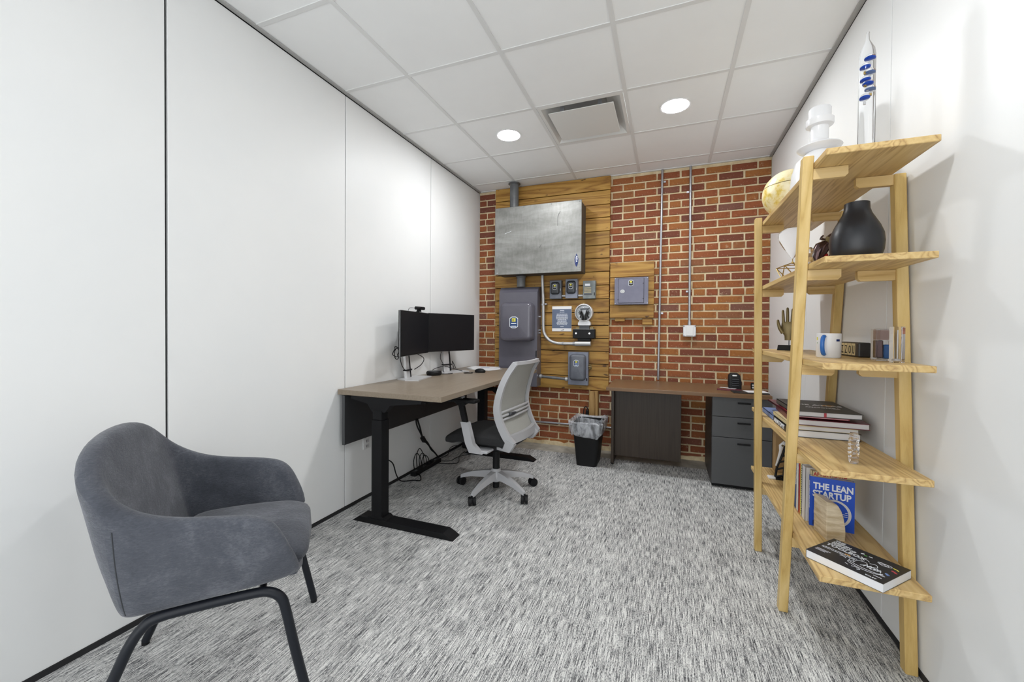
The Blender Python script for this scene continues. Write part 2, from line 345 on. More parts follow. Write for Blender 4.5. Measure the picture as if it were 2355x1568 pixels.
# ceiling: slab above, suspended grid and single tiles
b = B(); box(b, -0.1, W+0.1, FRONT, 0.12, H+0.12, H+0.25); ceiling = struct('ceiling', b, 'tile')
GX = [0.022-0.012, 0.494, 1.104, 1.714, 2.324, W-0.01]; GY = [-0.012] + [-0.226-0.61*i for i in range(9)] + [FRONT]
bw = 0.012
for gx in GX[1:-1]:
    b = B(); box(b, gx-bw, gx+bw, FRONT, -0.02, H-0.001, H+0.004); box(b, gx-0.003, gx+0.003, FRONT, -0.02, H+0.004, H+0.05); obj('grid_bar', b, 'tbar', ceiling)
for gy in GY[1:-1]:
    for i in range(5):
        b = B(); box(b, GX[i]+bw, GX[i+1]-bw, gy-bw, gy+bw, H-0.0005, H+0.004); obj('grid_bar', b, 'tbar', ceiling)
lamps = [(0.795, -1.142), (2.019, -1.142), (2.019, -2.97)]
for i in range(5):
    for j in range(len(GY)-1):
        x0, x1 = GX[i]+0.004, GX[i+1]-0.004; y1, y0 = GY[j]-0.004, GY[j+1]+0.004
        if i == 2 and j == 2: continue                       # the air diffuser sits here
        hole = [l for l in lamps if x0 < l[0] < x1 and y0 < l[1] < y1]
        b = B()
        if not hole:
            box(b, x0, x1, y0, y1, H+0.003, H+0.018)
        else:
            cx, cy = hole[0]; n = 40; R = 0.092; o_, q_ = [], []
            for k in range(n):
                a = 2*math.pi*k/n; dx, dy = math.cos(a), math.sin(a)
                t = min(((x1-cx)/dx if dx > 1e-9 else 1e9), ((x0-cx)/dx if dx < -1e-9 else 1e9), ((y1-cy)/dy if dy > 1e-9 else 1e9), ((y0-cy)/dy if dy < -1e-9 else 1e9))
                o_.append((cx+dx*t, cy+dy*t)); q_.append((cx+dx*R, cy+dy*R))
            # corners
            for (X, Y) in ((x0, y0), (x0, y1), (x1, y0), (x1, y1)):
                k = min(range(n), key=lambda k: (o_[k][0]-X)**2+(o_[k][1]-Y)**2); o_[k] = (X, Y)
            vo = [b.verts.new((*p, H+0.003)) for p in o_]; vi = [b.verts.new((*p, H+0.003)) for p in q_]; vu = [b.verts.new((*p, H+0.018)) for p in q_]
            for k in range(n):
                l = (k+1) % n; b.faces.new([vo[k], vo[l], vi[l], vi[k]]); b.faces.new([vi[k], vi[l], vu[l], vu[k]])
        obj('ceiling_tile', b, 'tile', ceiling)
# back wall: mortar bed with separate bricks
b = B(); box(b, -0.1, W+0.1, 0.005, 0.16, -0.02, H+0.05); wall_back = struct('wall_back', b, 'mortar')
random.seed(11)
pitch = 0.06983; bricks = []
jt = 0.0145
k = -34
zs = []
for c in range(-35, 6):
    zc = 2.400 + c*pitch
    if 0.02 < zc < H: zs.append((c, zc))
for c, zc in zs:
    header = (c % 6 == 0)
    step = 0.1065 if header else 0.2105
    off = (1.5645 - (0.0 if c % 2 else 0.105)) % step if not header else 1.5645 % step
    off += random.uniform(-0.004, 0.004)
    x = off - step
    while x < W:
        x0, x1 = max(x+jt/2, 0.004), min(x+step-jt/2+random.uniform(-0.003, 0.002), W-0.004)
        x += step
        if x1-x0 < 0.02: continue
        if x0 > 0.225 and x1 < 1.435 and zc > 0.64: continue          # fully behind the plank board
        if x0 > 1.47 and x1 < 1.84 and 1.36 < zc < 1.84: continue      # behind the small board
        z1 = min(zc+pitch/2-jt/2, H-0.002)
        bricks.append((x0, x1, zc-pitch/2+jt/2, z1))
def brick_score(q):
    x0, x1, z0, z1 = q; xc, zc = (x0+x1)/2, (z0+z1)/2; a = (x1-x0)*(z1-z0)
    if 1.5 < xc < 2.12 and zc < 0.66: a *= 0.02        # behind the desk panel
    if xc > 2.31 and zc < 0.72: a *= 0.01               # behind the drawers
    if xc > 2.52: a *= 0.55
    if xc < 0.25 and zc < 0.8: a *= 0.3
    return -a
bricks.sort(key=brick_score)
cache = {}
for q in bricks[:298]:
    x0, x1, z0, z1 = q; w, h = round(x1-x0, 3), round(z1-z0, 3); key = (w, h)
    if key not in cache:
        t = B(); box(t, -w/2, w/2, -0.004, 0.03, -h/2, h/2, 0.0022); me = finish(t); me.materials.append(M['brick']); me.name = 'brick'; cache[key] = me
    o = bpy.data.objects.new('brick', cache[key]); C.objects.link(o); o.parent = wall_back
    o.location = ((x0+x1)/2, random.uniform(-0.0015, 0.0015), (z0+z1)/2+random.uniform(-0.0008, 0.0008)); o.rotation_euler = (0, random.uniform(-0.004, 0.004), random.uniform(-0.004, 0.004))
t = B()
for x0, x1, z0, z1 in bricks[298:]: box(t, x0, x1, -0.004, 0.03, z0, z1, 0.0022)
o = obj('bricks', t, 'brick', wall_back); o['kind'] = 'stuff'

# ================================================================== CEILING FITTINGS
for i, (x, y) in enumerate(lamps):
    lab = ['round recessed downlight in the ceiling tile left of the air diffuser', 'round recessed downlight in the ceiling tile right of the air diffuser',
           'round ceiling downlight nearest the near end of the wooden bookshelf'][i]
    t = thing('ceiling_light', lab, 'ceiling light', (x, y, H), group='recessed ceiling downlights')
    b = B(); lathe(b, [(0.088, 0.016), (0.088, -0.001), (0.098, -0.002), (0.098, 0.002), (0.089, 0.0025)], 40, (x, y, H), False); obj('trim_ring', b, 'white_matte', t, True)
    b = B(); lathe(b, [(0.0875, 0.0), (0.0875, 0.004)], 40, (x, y, H)); obj('lens', b, 'lamp' if i < 2 else 'lamp2', t)
x0, x1, y0, y1 = 1.118, 1.70, -1.434, -0.848
t = thing('air_diffuser', 'square white ceiling air diffuser with a hanging centre plate', 'air vent', ((x0+x1)/2, (y0+y1)/2, H))
b = B()
def sq(i, z): return [(x0+i, y0+i, H+z), (x1-i, y0+i, H+z), (x1-i, y1-i, H+z), (x0+i, y1-i, H+z)]
loft(b, [sq(0, 0.006), sq(0, 0.0), sq(0.022, 0.0), sq(0.05, 0.03), sq(0.075, 0.05), sq(0.13, 0.085), sq(0.13, 0.10)], False); obj('frame', b, 'diffuser', t)
b = B(); box(b, x0+0.12, x1-0.12, y0+0.12, y1-0.12, H+0.098, H+0.10); obj('duct_back', b, 'cap_grey', t)
b = B(); box(b, x0+0.068, x1-0.066, y0+0.058, y1-0.105, H-0.020, H-0.015, 0.001); obj('centre_plate', b, 'diffuser', t)
for xx in (x0+0.16, x1-0.16):
    b = B(); box(b, xx-0.015, xx+0.015, y0+0.085, y0+0.089, H-0.015, H+0.06); obj('bracket', b, 'metal', t)

# ================================================================== BACK WALL ELECTRICS
t = thing('plank_board', 'tall wooden plank board behind the electrical boxes on the brick wall', 'board', (0.83, -0.02, 0.6))
zb = [2.7385, 2.597, 2.456, 2.328, 2.192, 2.054, 1.922, 1.79, 1.655, 1.518, 1.383, 1.251, 1.121, 0.992, 0.863, 0.735, 0.597]
for i in range(16):
    b = B(); box(b, 0.212+random.uniform(-.002, .002), 1.443+random.uniform(-.003, .002), -0.042+random.uniform(-.002, .001), -0.008, zb[i+1]+0.0035, zb[i]-(0.0035 if i else 0.004), 0.002)
    o = obj('plank', b, 'plank', t)
b = B(); box(b, 0.22, 1.43, -0.009, -0.004, 0.61, 2.72); obj('backing', b, 'dark_gap', t)
t = thing('small_plank_board', 'small square wooden plank board holding the lavender breaker box', 'board', (1.656, -0.02, 1.33))
for z0, z1 in ((1.327, 1.451), (1.455, 1.583), (1.587, 1.722), (1.726, 1.865)):
    b = B(); box(b, 1.452, 1.862, -0.055, -0.012, z0, z1, 0.002); obj('plank', b, 'plank', t)
for x0, x1, z0 in ((1.50, 1.594, 1.293), (1.758, 1.85, 1.262)):
    b = B(); box(b, x0, x1, -0.04, -0.006, z0, 1.326, 0.002); obj('support_block', b, 'plank', t)
b = B(); box(b, 1.257, 1.347, -0.065, -0.006, 0.335, 0.592, 0.003); tag(obj('timber_post', b, 'old_wood', None, org=(1.3, -0.03, 0.335)), 'short weathered timber post under the plank board behind the waste bin', 'post')
# steel trough box
t = thing('steel_trough_box', 'wide scuffed steel junction box high on the plank board', 'electrical box', (0.76, -0.05, 1.768))
b = B(); box(b, 0.315, 1.203, -0.272, -0.043, 1.772, 2.446, 0.003); obj('body', b, 'steel_side', t)
b = B(); box(b, 0.309, 1.209, -0.283, -0.2725, 1.766, 2.452, 0.003); obj('door', b, 'steel', t)
rv = [(0.335, 2.435), (0.62, 2.438), (0.91, 2.438), (1.19, 2.437), (0.335, 1.785), (0.62, 1.785), (0.91, 1.783), (1.19, 1.81)]
for x, z in rv:
    b = B(); sphere(b, (x, -0.283, z), 0.005, 8); obj('rivet', b, 'metal', t)
for p in ([(1.0, 2.36), (0.975, 2.31), (0.972, 2.22)], [(0.985, 2.34), (0.976, 2.30)], [(0.42, 2.185), (0.49, 2.205)], [(0.81, 2.05), (0.79, 2.02)]):
    b = B(); tube(b, [(x, -0.2835, z) for x, z in p], 0.0016, 5); obj('scratch', b, 'emblem_white' if p[0][0] == 0.42 else 'steel_side', t)
e = B(); ee = [(0.0, 0.065), (0.011, 0.04), (0.019, 0.01), (0.017, -0.02), (0.008, -0.05), (0.0, -0.065), (-0.008, -0.05), (-0.017, -0.02), (-0.019, 0.01), (-0.011, 0.04)]
prism(e, [(1.163+a, 1.875+c) for a, c in ee], 'y', -0.2845, -0.283); em = obj('emblem', e, 'blue_dark', t, local=False)
obj('lettering', text('AIDA', 0.026, basis((1.156, -0.2846, 1.917), (0, 0, -1), (1, 0, 0)), 0.0006), 'emblem_white', em)
def emblem(parent, cx, cz, w, h, y, colour='navy', D=True, mini=False):
    def oc(s):
        a, c = w/2*s, h/2*s
        return [(cx-a, cz-c*0.72), (cx-a*0.45, cz-c), (cx+a*0.45, cz-c), (cx+a, cz-c*0.72), (cx+a, cz+c*0.72), (cx+a*0.45, cz+c), (cx-a*0.45, cz+c), (cx-a, cz+c*0.72)]
    b = B(); prism(b, oc(1), 'y', y-0.001, y); p = obj('emblem', b, 'emblem_white', parent)
    b = B(); prism(b, oc(0.88), 'y', y-0.0016, y-0.001); obj('emblem_field', b, colour, p if parent.parent is None else parent)
    b = B(); s = w*0.22; box(b, cx-s, cx+s, y-0.0022, y-0.0016, cz+h*0.06, cz+h*0.36); obj('emblem_square', b, 'yellow', p if parent.parent is None else parent)
    if D: obj('lettering', text('D', h*0.24, basis((cx-s*0.75, y-0.0024, cz+h*0.12), (1, 0, 0), (0, 0, 1)), 0.0004), 'ink', p)
    b = B(); box(b, cx-w*0.3, cx+w*0.3, y-0.0022, y-0.0016, cz-h*0.13, cz-h*0.06)
    if not mini: box(b, cx-w*0.28, cx+w*0.28, y-0.0022, y-0.0016, cz-h*0.36, cz-h*0.30)
    obj('emblem_line', b, 'emblem_white', p)
# main disconnect
t = thing('main_disconnect', 'tall purple-grey switch cabinet with a domed hood at the left corner', 'electrical box', (0.53, -0.05, 0.62))
b = B(); prism(b, [(-0.045, 0.62), (-0.18, 0.62), (-0.18, 1.592), (-0.135, 1.648), (-0.045, 1.652)], 'x', 0.320, 0.742); obj('body', b, 'purple', t)
b = B()
def rrect(x0, x1, z0, z1, r, y, n=6):
    out = []
    for cx, cz, a0 in ((x1-r, z1-r, 0), (x0+r, z1-r, 90), (x0+r, z0+r, 180), (x1-r, z0+r, 270)):
        for k in range(n+1):
            a = math.radians(a0+90*k/n); out.append((cx+r*math.cos(a), y, cz+r*math.sin(a)))
    return out
def dome(b, x0, x1, z0, z1, yb, yf, r, seg=6):
    rings = [rrect(x0, x1, z0, z1, r, yb)]
    for k in range(seg+1):
        a = math.pi/2*k/seg; ins = r*0.8*(1-math.cos(a)); y = yf+(r*0.8)*(1-math.sin(a))
        rings.append(rrect(x0+ins, x1-ins, z0+ins, z1-ins, max(r-ins, 0.006), y))
    return loft(b, rings)
dome(b, 0.362, 0.718, 1.085, 1.484, -0.18, -0.285, 0.055); hood = obj('hood', b, 'purple', t, True)
emblem(t, 0.525, 1.278, 0.092, 0.118, -0.286)
for z in (1.34, 1.20, 1.17):
    b = B(); cyl(b, (0.742, -0.12, z), (0.762, -0.12, z), 0.008, 8); obj('latch', b, 'metal', t)
b = B(); box(b, 0.728, 0.738, -0.186, -0.18, 0.93, 0.99); obj('hasp', b, 'black', t)
# vertical pipes
t = thing('vent_pipe', 'fat grey pipe with a flange between steel box and ceiling', 'pipe', (0.47, -0.15, 2.452))
b = B(); cyl(b, (0.47, -0.15, 2.452), (0.47, -0.15, H-0.008), 0.046, 24); obj('pipe', b, 'pipe', t, True)
b = B(); lathe(b, [(0.046, -0.012), (0.064, -0.004), (0.064, 0.0)], 24, (0.47, -0.15, H-0.006)); obj('flange', b, 'pipe', t, True)
b = B(); cyl(b, (0.545, -0.13, 1.652), (0.545, -0.13, 1.766), 0.045, 24); cyl(b, (0.545, -0.13, 1.748), (0.545, -0.13, 1.766), 0.052, 24)
tag(obj('riser_pipe', b, 'pipe', None, True, org=(0.545, -0.13, 1.652)), 'short fat dark pipe joining the steel box to the switch cabinet below', 'pipe')
# curved conduit
t = thing('curved_conduit', 'grey conduit curving down from the steel box to the meter base', 'conduit', (0.78, -0.1, 1.06))
b = B(); P = [(0.768, -0.1, 1.768), (0.774, -0.1, 1.62), (0.779, -0.1, 1.50), (0.781, -0.1, 1.35), (0.783, -0.1, 1.23), (0.80, -0.1, 1.155), (0.85, -0.1, 1.098), (0.92, -0.1, 1.071), (1.0, -0.1, 1.066), (1.125, -0.1, 1.067)]
tube(b, P, 0.0155, 12, smooth=4); obj('pipe', b, 'alu', t, True)
b = B(); cyl(b, (1.12, -0.1, 1.067), (1.275, -0.1, 1.069), 0.024, 14); obj('fitting', b, 'alu', t, True)
b = B(); cyl(b, (1.095, -0.1, 1.067), (1.12, -0.1, 1.067), 0.021, 10); obj('coupling', b, 'metal', t)
for p0, p1 in (((0.777, -0.1, 1.475), (0.777, -0.1, 1.457)), ((0.985, -0.1, 1.066), (1.0, -0.1, 1.066))):
    b = B(); cyl(b, p0, p1, 0.019, 10); box(b, p0[0]+0.0, p0[0]+0.035, -0.09, -0.045, p0[2]-0.01, p0[2]+0.004); obj('pipe_clip', b, 'metal', t)
# three switches
def switch(x0, x1, z0, z1, body, lid, label, door=True):
    t = thing('safety_switch', label, 'switch box', ((x0+x1)/2, -0.045, z0), group='small switch boxes in a row')
    b = B(); box(b, x0, x1, -0.105, -0.044, z0, z1, 0.003); o = obj('box', b, body, t)
    if door:
        b = B(); dome(b, x0+0.012, x1-0.018, z0+0.045, z1-0.018, -0.105, -0.124, 0.024, 3); obj('lid', b, lid, t, True)
        emblem(t, (x0+x1)/2-0.003, (z0+z1)/2+0.025, 0.044, 0.06, -0.1245, 'ink', False, True)
        b = B(); cyl(b, (x1-0.01, -0.107, z0+0.08), (x1-0.01, -0.107, z0+0.105), 0.005, 8); obj('lever', b, 'metal', t)
    else:
        b = B(); box(b, x0+0.022, x0+0.072, -0.107, -0.105, z1-0.052, z1-0.03); obj('name_plate', b, 'emblem_white', t)
        b = B()
        for k in range(4): box(b, x0+0.014, x0+0.082, -0.1065, -0.105, z1-0.075-0.014*k, z1-0.069-0.014*k)
        obj('print_line', b, 'cream', t)
        b = B(); box(b, x0+0.012, x0+0.09, -0.1075, -0.105, z0+0.038, z0+0.05); obj('slot', b, 'slate_d', t)
        b = B(); box(b, x1-0.012, x1-0.005, -0.109, -0.105, z0+0.03, z0+0.06); obj('hasp', b, 'black', t)
switch(0.849, 0.972, 1.523, 1.712, 'slate', 'slate_d', 'dark grey switch box nearest the curved conduit, leftmost of three')
switch(1.014, 1.138, 1.525, 1.720, 'bluegrey', 'slate_d', 'dark grey switch box between two others above the round meter')
switch(1.192, 1.316, 1.518, 1.696, 'green_grey', 'green_grey', 'grey-green switch box with flat printed door, rightmost of three', False)
for x0, x1 in ((0.974, 1.012), (1.141, 1.19)):
    b = B(); cyl(b, (x0, -0.075, 1.553), (x1, -0.075, 1.553), 0.012, 10)
    tag(obj('pipe_nipple', b, 'alu', None, True, org=((x0+x1)/2, -0.075, 1.553)), 'short pipe joining the ' + ('left and middle' if x0 < 1 else 'middle and right') + ' small switch boxes', 'pipe', 'short pipes between switch boxes')
# poster
t = thing('notice_plate', 'blue printed notice with white bands screwed to the planks', 'sign', (0.963, -0.043, 1.19))
b = B(); box(b, 0.862, 1.067, -0.0475, -0.0435, 1.190, 1.449, 0.001); obj('plate', b, 'paper', t)
b = B(); box(b, 0.8635, 1.0655, -0.0483, -0.0475, 1.222, 1.420); obj('printed_field', b, 'poster_blue', t)
b = B(); random.seed(5)
for k in range(12):
    w_ = 0.055+random.uniform(-0.01, 0.008); x = 0.968-w_; 
    while x < 0.968+w_:
        l_ = random.uniform(0.006, 0.016); box(b, x, min(x+l_, 0.968+w_), -0.0487, -0.0483, 1.366-k*0.0098, 1.3705-k*0.0098); x += l_+0.003
for (xa, xb, z) in ((0.946, 0.99, 1.402), (0.943, 0.957, 1.386), (0.960, 0.975, 1.386), (0.978, 0.992, 1.386), (0.95, 0.985, 1.237)):
    box(b, xa, xb, -0.0487, -0.0483, z, z+0.0045)
obj('printed_text', b, 'emblem_white', t)
b = B(); box(b, 0.955, 0.985, -0.0482, -0.0475, 1.20, 1.205); box(b, 0.975, 0.99, -0.0482, -0.0475, 1.208, 1.212); obj('footer_mark', b, 'slate', t)
# round meter
t = thing('round_meter', 'round silver glass-fronted meter with dark branching relief', 'meter', (1.205, -0.045, 1.25))
MX, MZ = 1.205, 1.378
def ringy(b, prof, n=36): loft(b, [[(MX+r*math.cos(2*math.pi*k/n), y, MZ+r*math.sin(2*math.pi*k/n)) for k in range(n)] for r, y in prof], False, True)
b = B(); ringy(b, [(0.088, -0.06), (0.090, -0.10), (0.088, -0.125), (0.079, -0.128), (0.077, -0.10), (0.077, -0.06)]); obj('ring', b, 'silver', t, True)
b = B(); n = 36; loft(b, [[(MX+r*math.cos(2*math.pi*k/n), y, MZ+r*math.sin(2*math.pi*k/n)) for k in range(n)] for r, y in ((0.087, -0.043), (0.087, -0.062), (0.078, -0.066))]); obj('back_dish', b, 'alu', t, True)
b = B()
for s, x in ((-1, -0.014), (1, 0.014)):
    tube(b, [(MX+x, -0.09, MZ-0.07), (MX+x, -0.095, MZ-0.03), (MX+x*1.0+s*0.004, -0.098, MZ-0.012)], [0.013, 0.010, 0.009], 8)
    for dx, dz in ((0.036, 0.022), (0.042, 0.006), (0.040, -0.010), (0.018, 0.030)):
        tube(b, [(MX+x+s*0.004, -0.098, MZ-0.012), (MX+x+s*dx*0.6, -0.10, MZ-0.008+dz*0.7), (MX+x+s*dx, -0.097, MZ+dz)], [0.006, 0.005, 0.003], 6)
    tube(b, [(MX+s*0.03, -0.09, MZ-0.02), (MX+s*0.040, -0.09, MZ-0.05)], 0.006, 6)
obj('relief', b, 'ink', t, True)
b = B(); box(b, MX-0.04, MX+0.045, -0.086, -0.08, MZ+0.032, MZ+0.042); obj('scale_plate', b, 'slate', t)
b = B(); sphere(b, (MX, -0.10, MZ), 0.077, 24, 1, 0.42, 1); obj('glass_cover', b, 'glass', t, True)
b = B(); tube(b, [(MX-0.008, -0.10, MZ+0.088), (MX-0.006, -0.10, MZ+0.10), (MX+0.006, -0.10, MZ+0.10), (MX+0.008, -0.10, MZ+0.088)], 0.003, 6); obj('hanging_loop', b, 'gold', t)
b = B(); prism(b, [(MX-0.058, 1.252), (MX+0.065, 1.252), (MX+0.067, 1.275), (MX+0.05, 1.300), (MX-0.045, 1.300), (MX-0.06, 1.275)], 'y', -0.105, -0.05); obj('neck', b, 'silver', t)
b = B(); box(b, MX-0.048, MX+0.052, -0.09, -0.044, 1.214, 1.252); obj('socket', b, 'slate_d', t)
for xa in (MX-0.085, MX+0.055):
    b = B(); box(b, xa, xa+0.035, -0.08, -0.044, 1.214, 1.236); obj('lug', b, 'bronze', t)
t = thing('fuse_block', 'black fuse block with two silver screws under the round meter', 'electrical box', (1.207, -0.045, 1.12))
b = B(); box(b, 1.094, 1.315, -0.108, -0.044, 1.122, 1.213, 0.004); obj('block', b, 'black', t)
for x in (1.128, 1.263):
    b = B(); cyl(b, (x, -0.108, 1.172), (x, -0.114, 1.172), 0.009, 12); obj('screw', b, 'chrome', t)
b = B(); box(b, 1.14, 1.27, -0.09, -0.044, 1.095, 1.122, 0.003); obj('foot', b, 'black', t)
b = B(); box(b, 1.098, 1.31, -0.109, -0.102, 1.2125, 1.2145); obj('top_edge', b, 'alu', t)
# lower switch box
t = thing('domed_switch_box', 'blue-grey switch box with a raised rounded lid near the waste bin', 'switch box', (1.15, -0.045, 0.65))
b = B(); box(b, 1.05, 1.252, -0.112, -0.044, 0.652, 0.984, 0.003); obj('box', b, 'bluegrey', t)
b = B(); dome(b, 1.068, 1.232, 0.70, 0.962, -0.112, -0.150, 0.034, 4); obj('lid', b, 'slate', t, True)
emblem(t, 1.142, 0.874, 0.052, 0.066, -0.1515)
b = B(); tube(b, [(1.252, -0.08, 0.86), (1.275, -0.08, 0.855), (1.28, -0.085, 0.82), (1.255, -0.085, 0.80)], 0.005, 6); cyl(b, (1.255, -0.1, 0.84), (1.285, -0.1, 0.835), 0.007, 8); obj('lever', b, 'bronze', t)
b = B(); box(b, 1.236, 1.246, -0.118, -0.112, 0.70, 0.725); obj('hasp', b, 'black', t)
t = thing('horizontal_pipe', 'short dark horizontal pipe between switch cabinet and domed switch box', 'pipe', (0.9, -0.1, 0.71))
b = B(); cyl(b, (0.742, -0.10, 0.722), (1.05, -0.10, 0.704), 0.0145, 12); obj('pipe', b, 'pipe', t, True)
for x in (0.762, 1.034):
    b = B(); cyl(b, (x-0.012, -0.10, 0.722-(x-0.742)*0.058), (x+0.012, -0.10, 0.722-(x-0.742)*0.058), 0.022, 8); obj('lock_nut', b, 'alu', t)
# fuse panel
t = thing('breaker_box', 'lavender-grey flat breaker box mounted on the small plank board', 'electrical box', (1.656, -0.055, 1.453))
b = B(); box(b, 1.512, 1.806, -0.105, -0.056, 1.462, 1.705, 0.003); obj('box', b, 'purple_l', t)
b = B(); box(b, 1.502, 1.814, -0.112, -0.106, 1.452, 1.713, 0.002); obj('cover', b, 'purple_l', t)
b = B(); box(b, 1.539, 1.773, -0.1185, -0.1125, 1.468, 1.701, 0.002); dr = obj('door', b, 'purple_l', t)
b = B()
for x0_, x1_, z0_, z1_ in ((1.5365, 1.539, 1.466, 1.703), (1.773, 1.7755, 1.466, 1.703), (1.5365, 1.7755, 1.4655, 1.468), (1.5365, 1.7755, 1.701, 1.7035)): box(b, x0_, x1_, -0.1128, -0.112, z0_, z1_)
obj('door_gap', b, 'ink', t)
emblem(t, 1.655, 1.657, 0.045, 0.058, -0.1185, 'ink', False, True)
b = B(); n = 20; loft(b, [[(1.578+r*math.cos(2*math.pi*k/n), y, 1.579+r*math.sin(2*math.pi*k/n)*0.8) for k in range(n)] for r, y in ((0.021, -0.1185), (0.021, -0.122), (0.014, -0.122), (0.012, -0.119))]); box(b, 1.568, 1.588, -0.125, -0.118, 1.576, 1.582); obj('door_pull', b, 'alu', t, True)
for x, z in ((1.767, 1.652), (1.767, 1.509), (1.536, 1.50), (1.51, 1.463), (1.806, 1.464), (1.51, 1.703), (1.805, 1.703)):
    b = B(); cyl(b, (x, -0.1125, z), (x, -0.120, z), 0.004, 8); obj('screw', b, 'black' if 1.51 < x < 1.8 else 'metal', t)
# straight conduits
def vconduit(x0, z0, z1, x1, clips, label, loc):
    t = thing('wall_conduit', label, 'conduit', loc, group='vertical conduits on the brick')
    b = B(); cyl(b, (x0, -0.022, z1), (x1, -0.022, z0), 0.0108, 12); obj('pipe', b, 'metal', t, True)
    for z, s in clips:
        xx = x0+(x1-x0)*(z1-z)/(z1-z0); b = B(); cyl(b, (xx, -0.022, z-0.008), (xx, -0.022, z+0.008), 0.0135, 12); box(b, min(xx, xx+s*0.032), max(xx, xx+s*0.032), -0.012, -0.007, z-0.008, z+0.008); cyl(b, (xx+s*0.024, -0.012, z), (xx+s*0.024, -0.016, z), 0.004, 6); obj('pipe_clip', b, 'metal', t)
    return t
vconduit(1.925, 0.735, H-0.004, 1.908, ((1.37, 1), (2.62, 1)), 'long thin metal conduit running from ceiling down behind the brown desk', (1.91, -0.022, 0.735))
t = vconduit(2.171, 1.262, H-0.004, 2.176, ((1.573, -1), (2.5, -1)), 'shorter thin metal conduit ending at the small grey junction box', (2.175, -0.022, 1.262))
b = B(); cyl(b, (2.176, -0.024, 1.252), (2.176, -0.024, 1.29), 0.015, 10); obj('connector', b, 'metal', t)
t = thing('junction_box', 'small square light grey junction box hanging on the brick', 'electrical box', (2.175, -0.03, 1.155))
b = B(); box(b, 2.126, 2.226, -0.055, -0.005, 1.155, 1.252, 0.004); obj('box', b, 'silver', t)
b = B(); box(b, 2.121, 2.231, -0.066, -0.0555, 1.150, 1.256, 0.004); obj('cover', b, 'silver', t)
b = B(); box(b, 2.145, 2.207, -0.070, -0.066, 1.160, 1.246, 0.002); obj('raised_plate', b, 'white_pl', t)
for x in (2.129, 2.223):
    for z in (1.158, 1.248):
        b = B(); cyl(b, (x, -0.066, z), (x, -0.070, z), 0.005, 8); obj('screw', b, 'slate_d', t)
b = B(); cyl(b, (0.05, -0.018, 0.222), (1.49, -0.018, 0.232), 0.0105, 12)
tag(obj('low_conduit', b, 'metal', None, True, org=(0.7, -0.018, 0.227)), 'thin horizontal metal conduit low on the brick behind the waste bin', 'conduit')
# left wall outlet
t = thing('wall_outlet', 'white wall outlet under the near end of the desk', 'outlet', (0.0, -1.834, 0.355))
b = B(); box(b, 0.0, 0.006, -1.873, -1.795, 0.352, 0.428, 0.002); obj('plate', b, 'white_pl', t)
for z in (0.372, 0.408):
    b = B(); box(b, 0.006, 0.0075, -1.852, -1.816, z-0.013, z+0.013); o = obj('socket', b, 'silver', t)
    for yy in (-1.841, -1.829):
        b = B(); box(b, 0.0075, 0.0082, yy-0.002, yy+0.001, z-0.006, z+0.006); obj('slot', b, 'black', o)

# ================================================================== LEFT DESK
t = thing('standing_desk', 'height-adjustable desk with greige top and black T legs along the left wall', 'desk', (0.39, -1.2, 0))
b = B(); box(b, 0.006, 0.772, -2.112, -0.283, 0.777, 0.81, 0.0015); obj('desktop', b, 'greige', t)
for yc, nm in ((-2.093, 'near'), (-0.60, 'far')):
    b = B(); box(b, 0.290, 0.366, yc-0.036, yc+0.036, 0.03, 0.64, 0.002); lg = obj('leg', b, 'black_metal', t)
    b = B(); box(b, 0.294, 0.360, yc-0.031, yc+0.031, 0.64, 0.70, 0.002); obj('inner_column', b, 'black_metal', lg)
    b = B(); prism(b, [(0.15, 0.0), (0.865, 0.0), (0.835, 0.018), (0.80, 0.034), (0.20, 0.034)], 'y', yc-0.042, yc+0.042)
    prism(b, [(0.26, 0.034), (0.40, 0.034), (0.38, 0.05), (0.28, 0.05)], 'y', yc-0.038, yc+0.038); obj('foot', b, 'black_metal', t)
    b = B(); prism(b, [(0.12, 0.777), (0.64, 0.777), (0.64, 0.76), (0.42, 0.735), (0.38, 0.69), (0.28, 0.69), (0.25, 0.735), (0.12, 0.76)], 'y', yc-0.025, yc+0.025); obj('top_bracket', b, 'black_metal', t)
b = B(); box(b, 0.14, 0.62, -2.04, -0.62, 0.745, 0.7765, 0.002); obj('cross_beam', b, 'black_metal', t)
b = B(); box(b, 0.036, 0.055, -2.100, -0.40, 0.452, 0.770, 0.001); mp_ = obj('modesty_panel', b, 'apron', t)
b = B(); box(b, 0.0355, 0.0555, -2.104, -2.100, 0.452, 0.770); obj('edge_band', b, 'charcoal', mp_)
b = B(); box(b, 0.70, 0.765, -1.86, -1.80, 0.757, 0.777, 0.003); hs = obj('height_switch', b, 'black', t)
b = B()
for yy in (-1.842, -1.818):
    loft(b, [[(0.7652, yy+0.006*math.cos(a), 0.767+0.006*math.sin(a)) for a in [2*math.pi*k/12 for k in range(12)]], [(0.7658, yy+0.004*math.cos(a), 0.767+0.004*math.sin(a)) for a in [2*math.pi*k/12 for k in range(12)]]], False)
obj('switch_mark', b, 'emblem_white', hs)
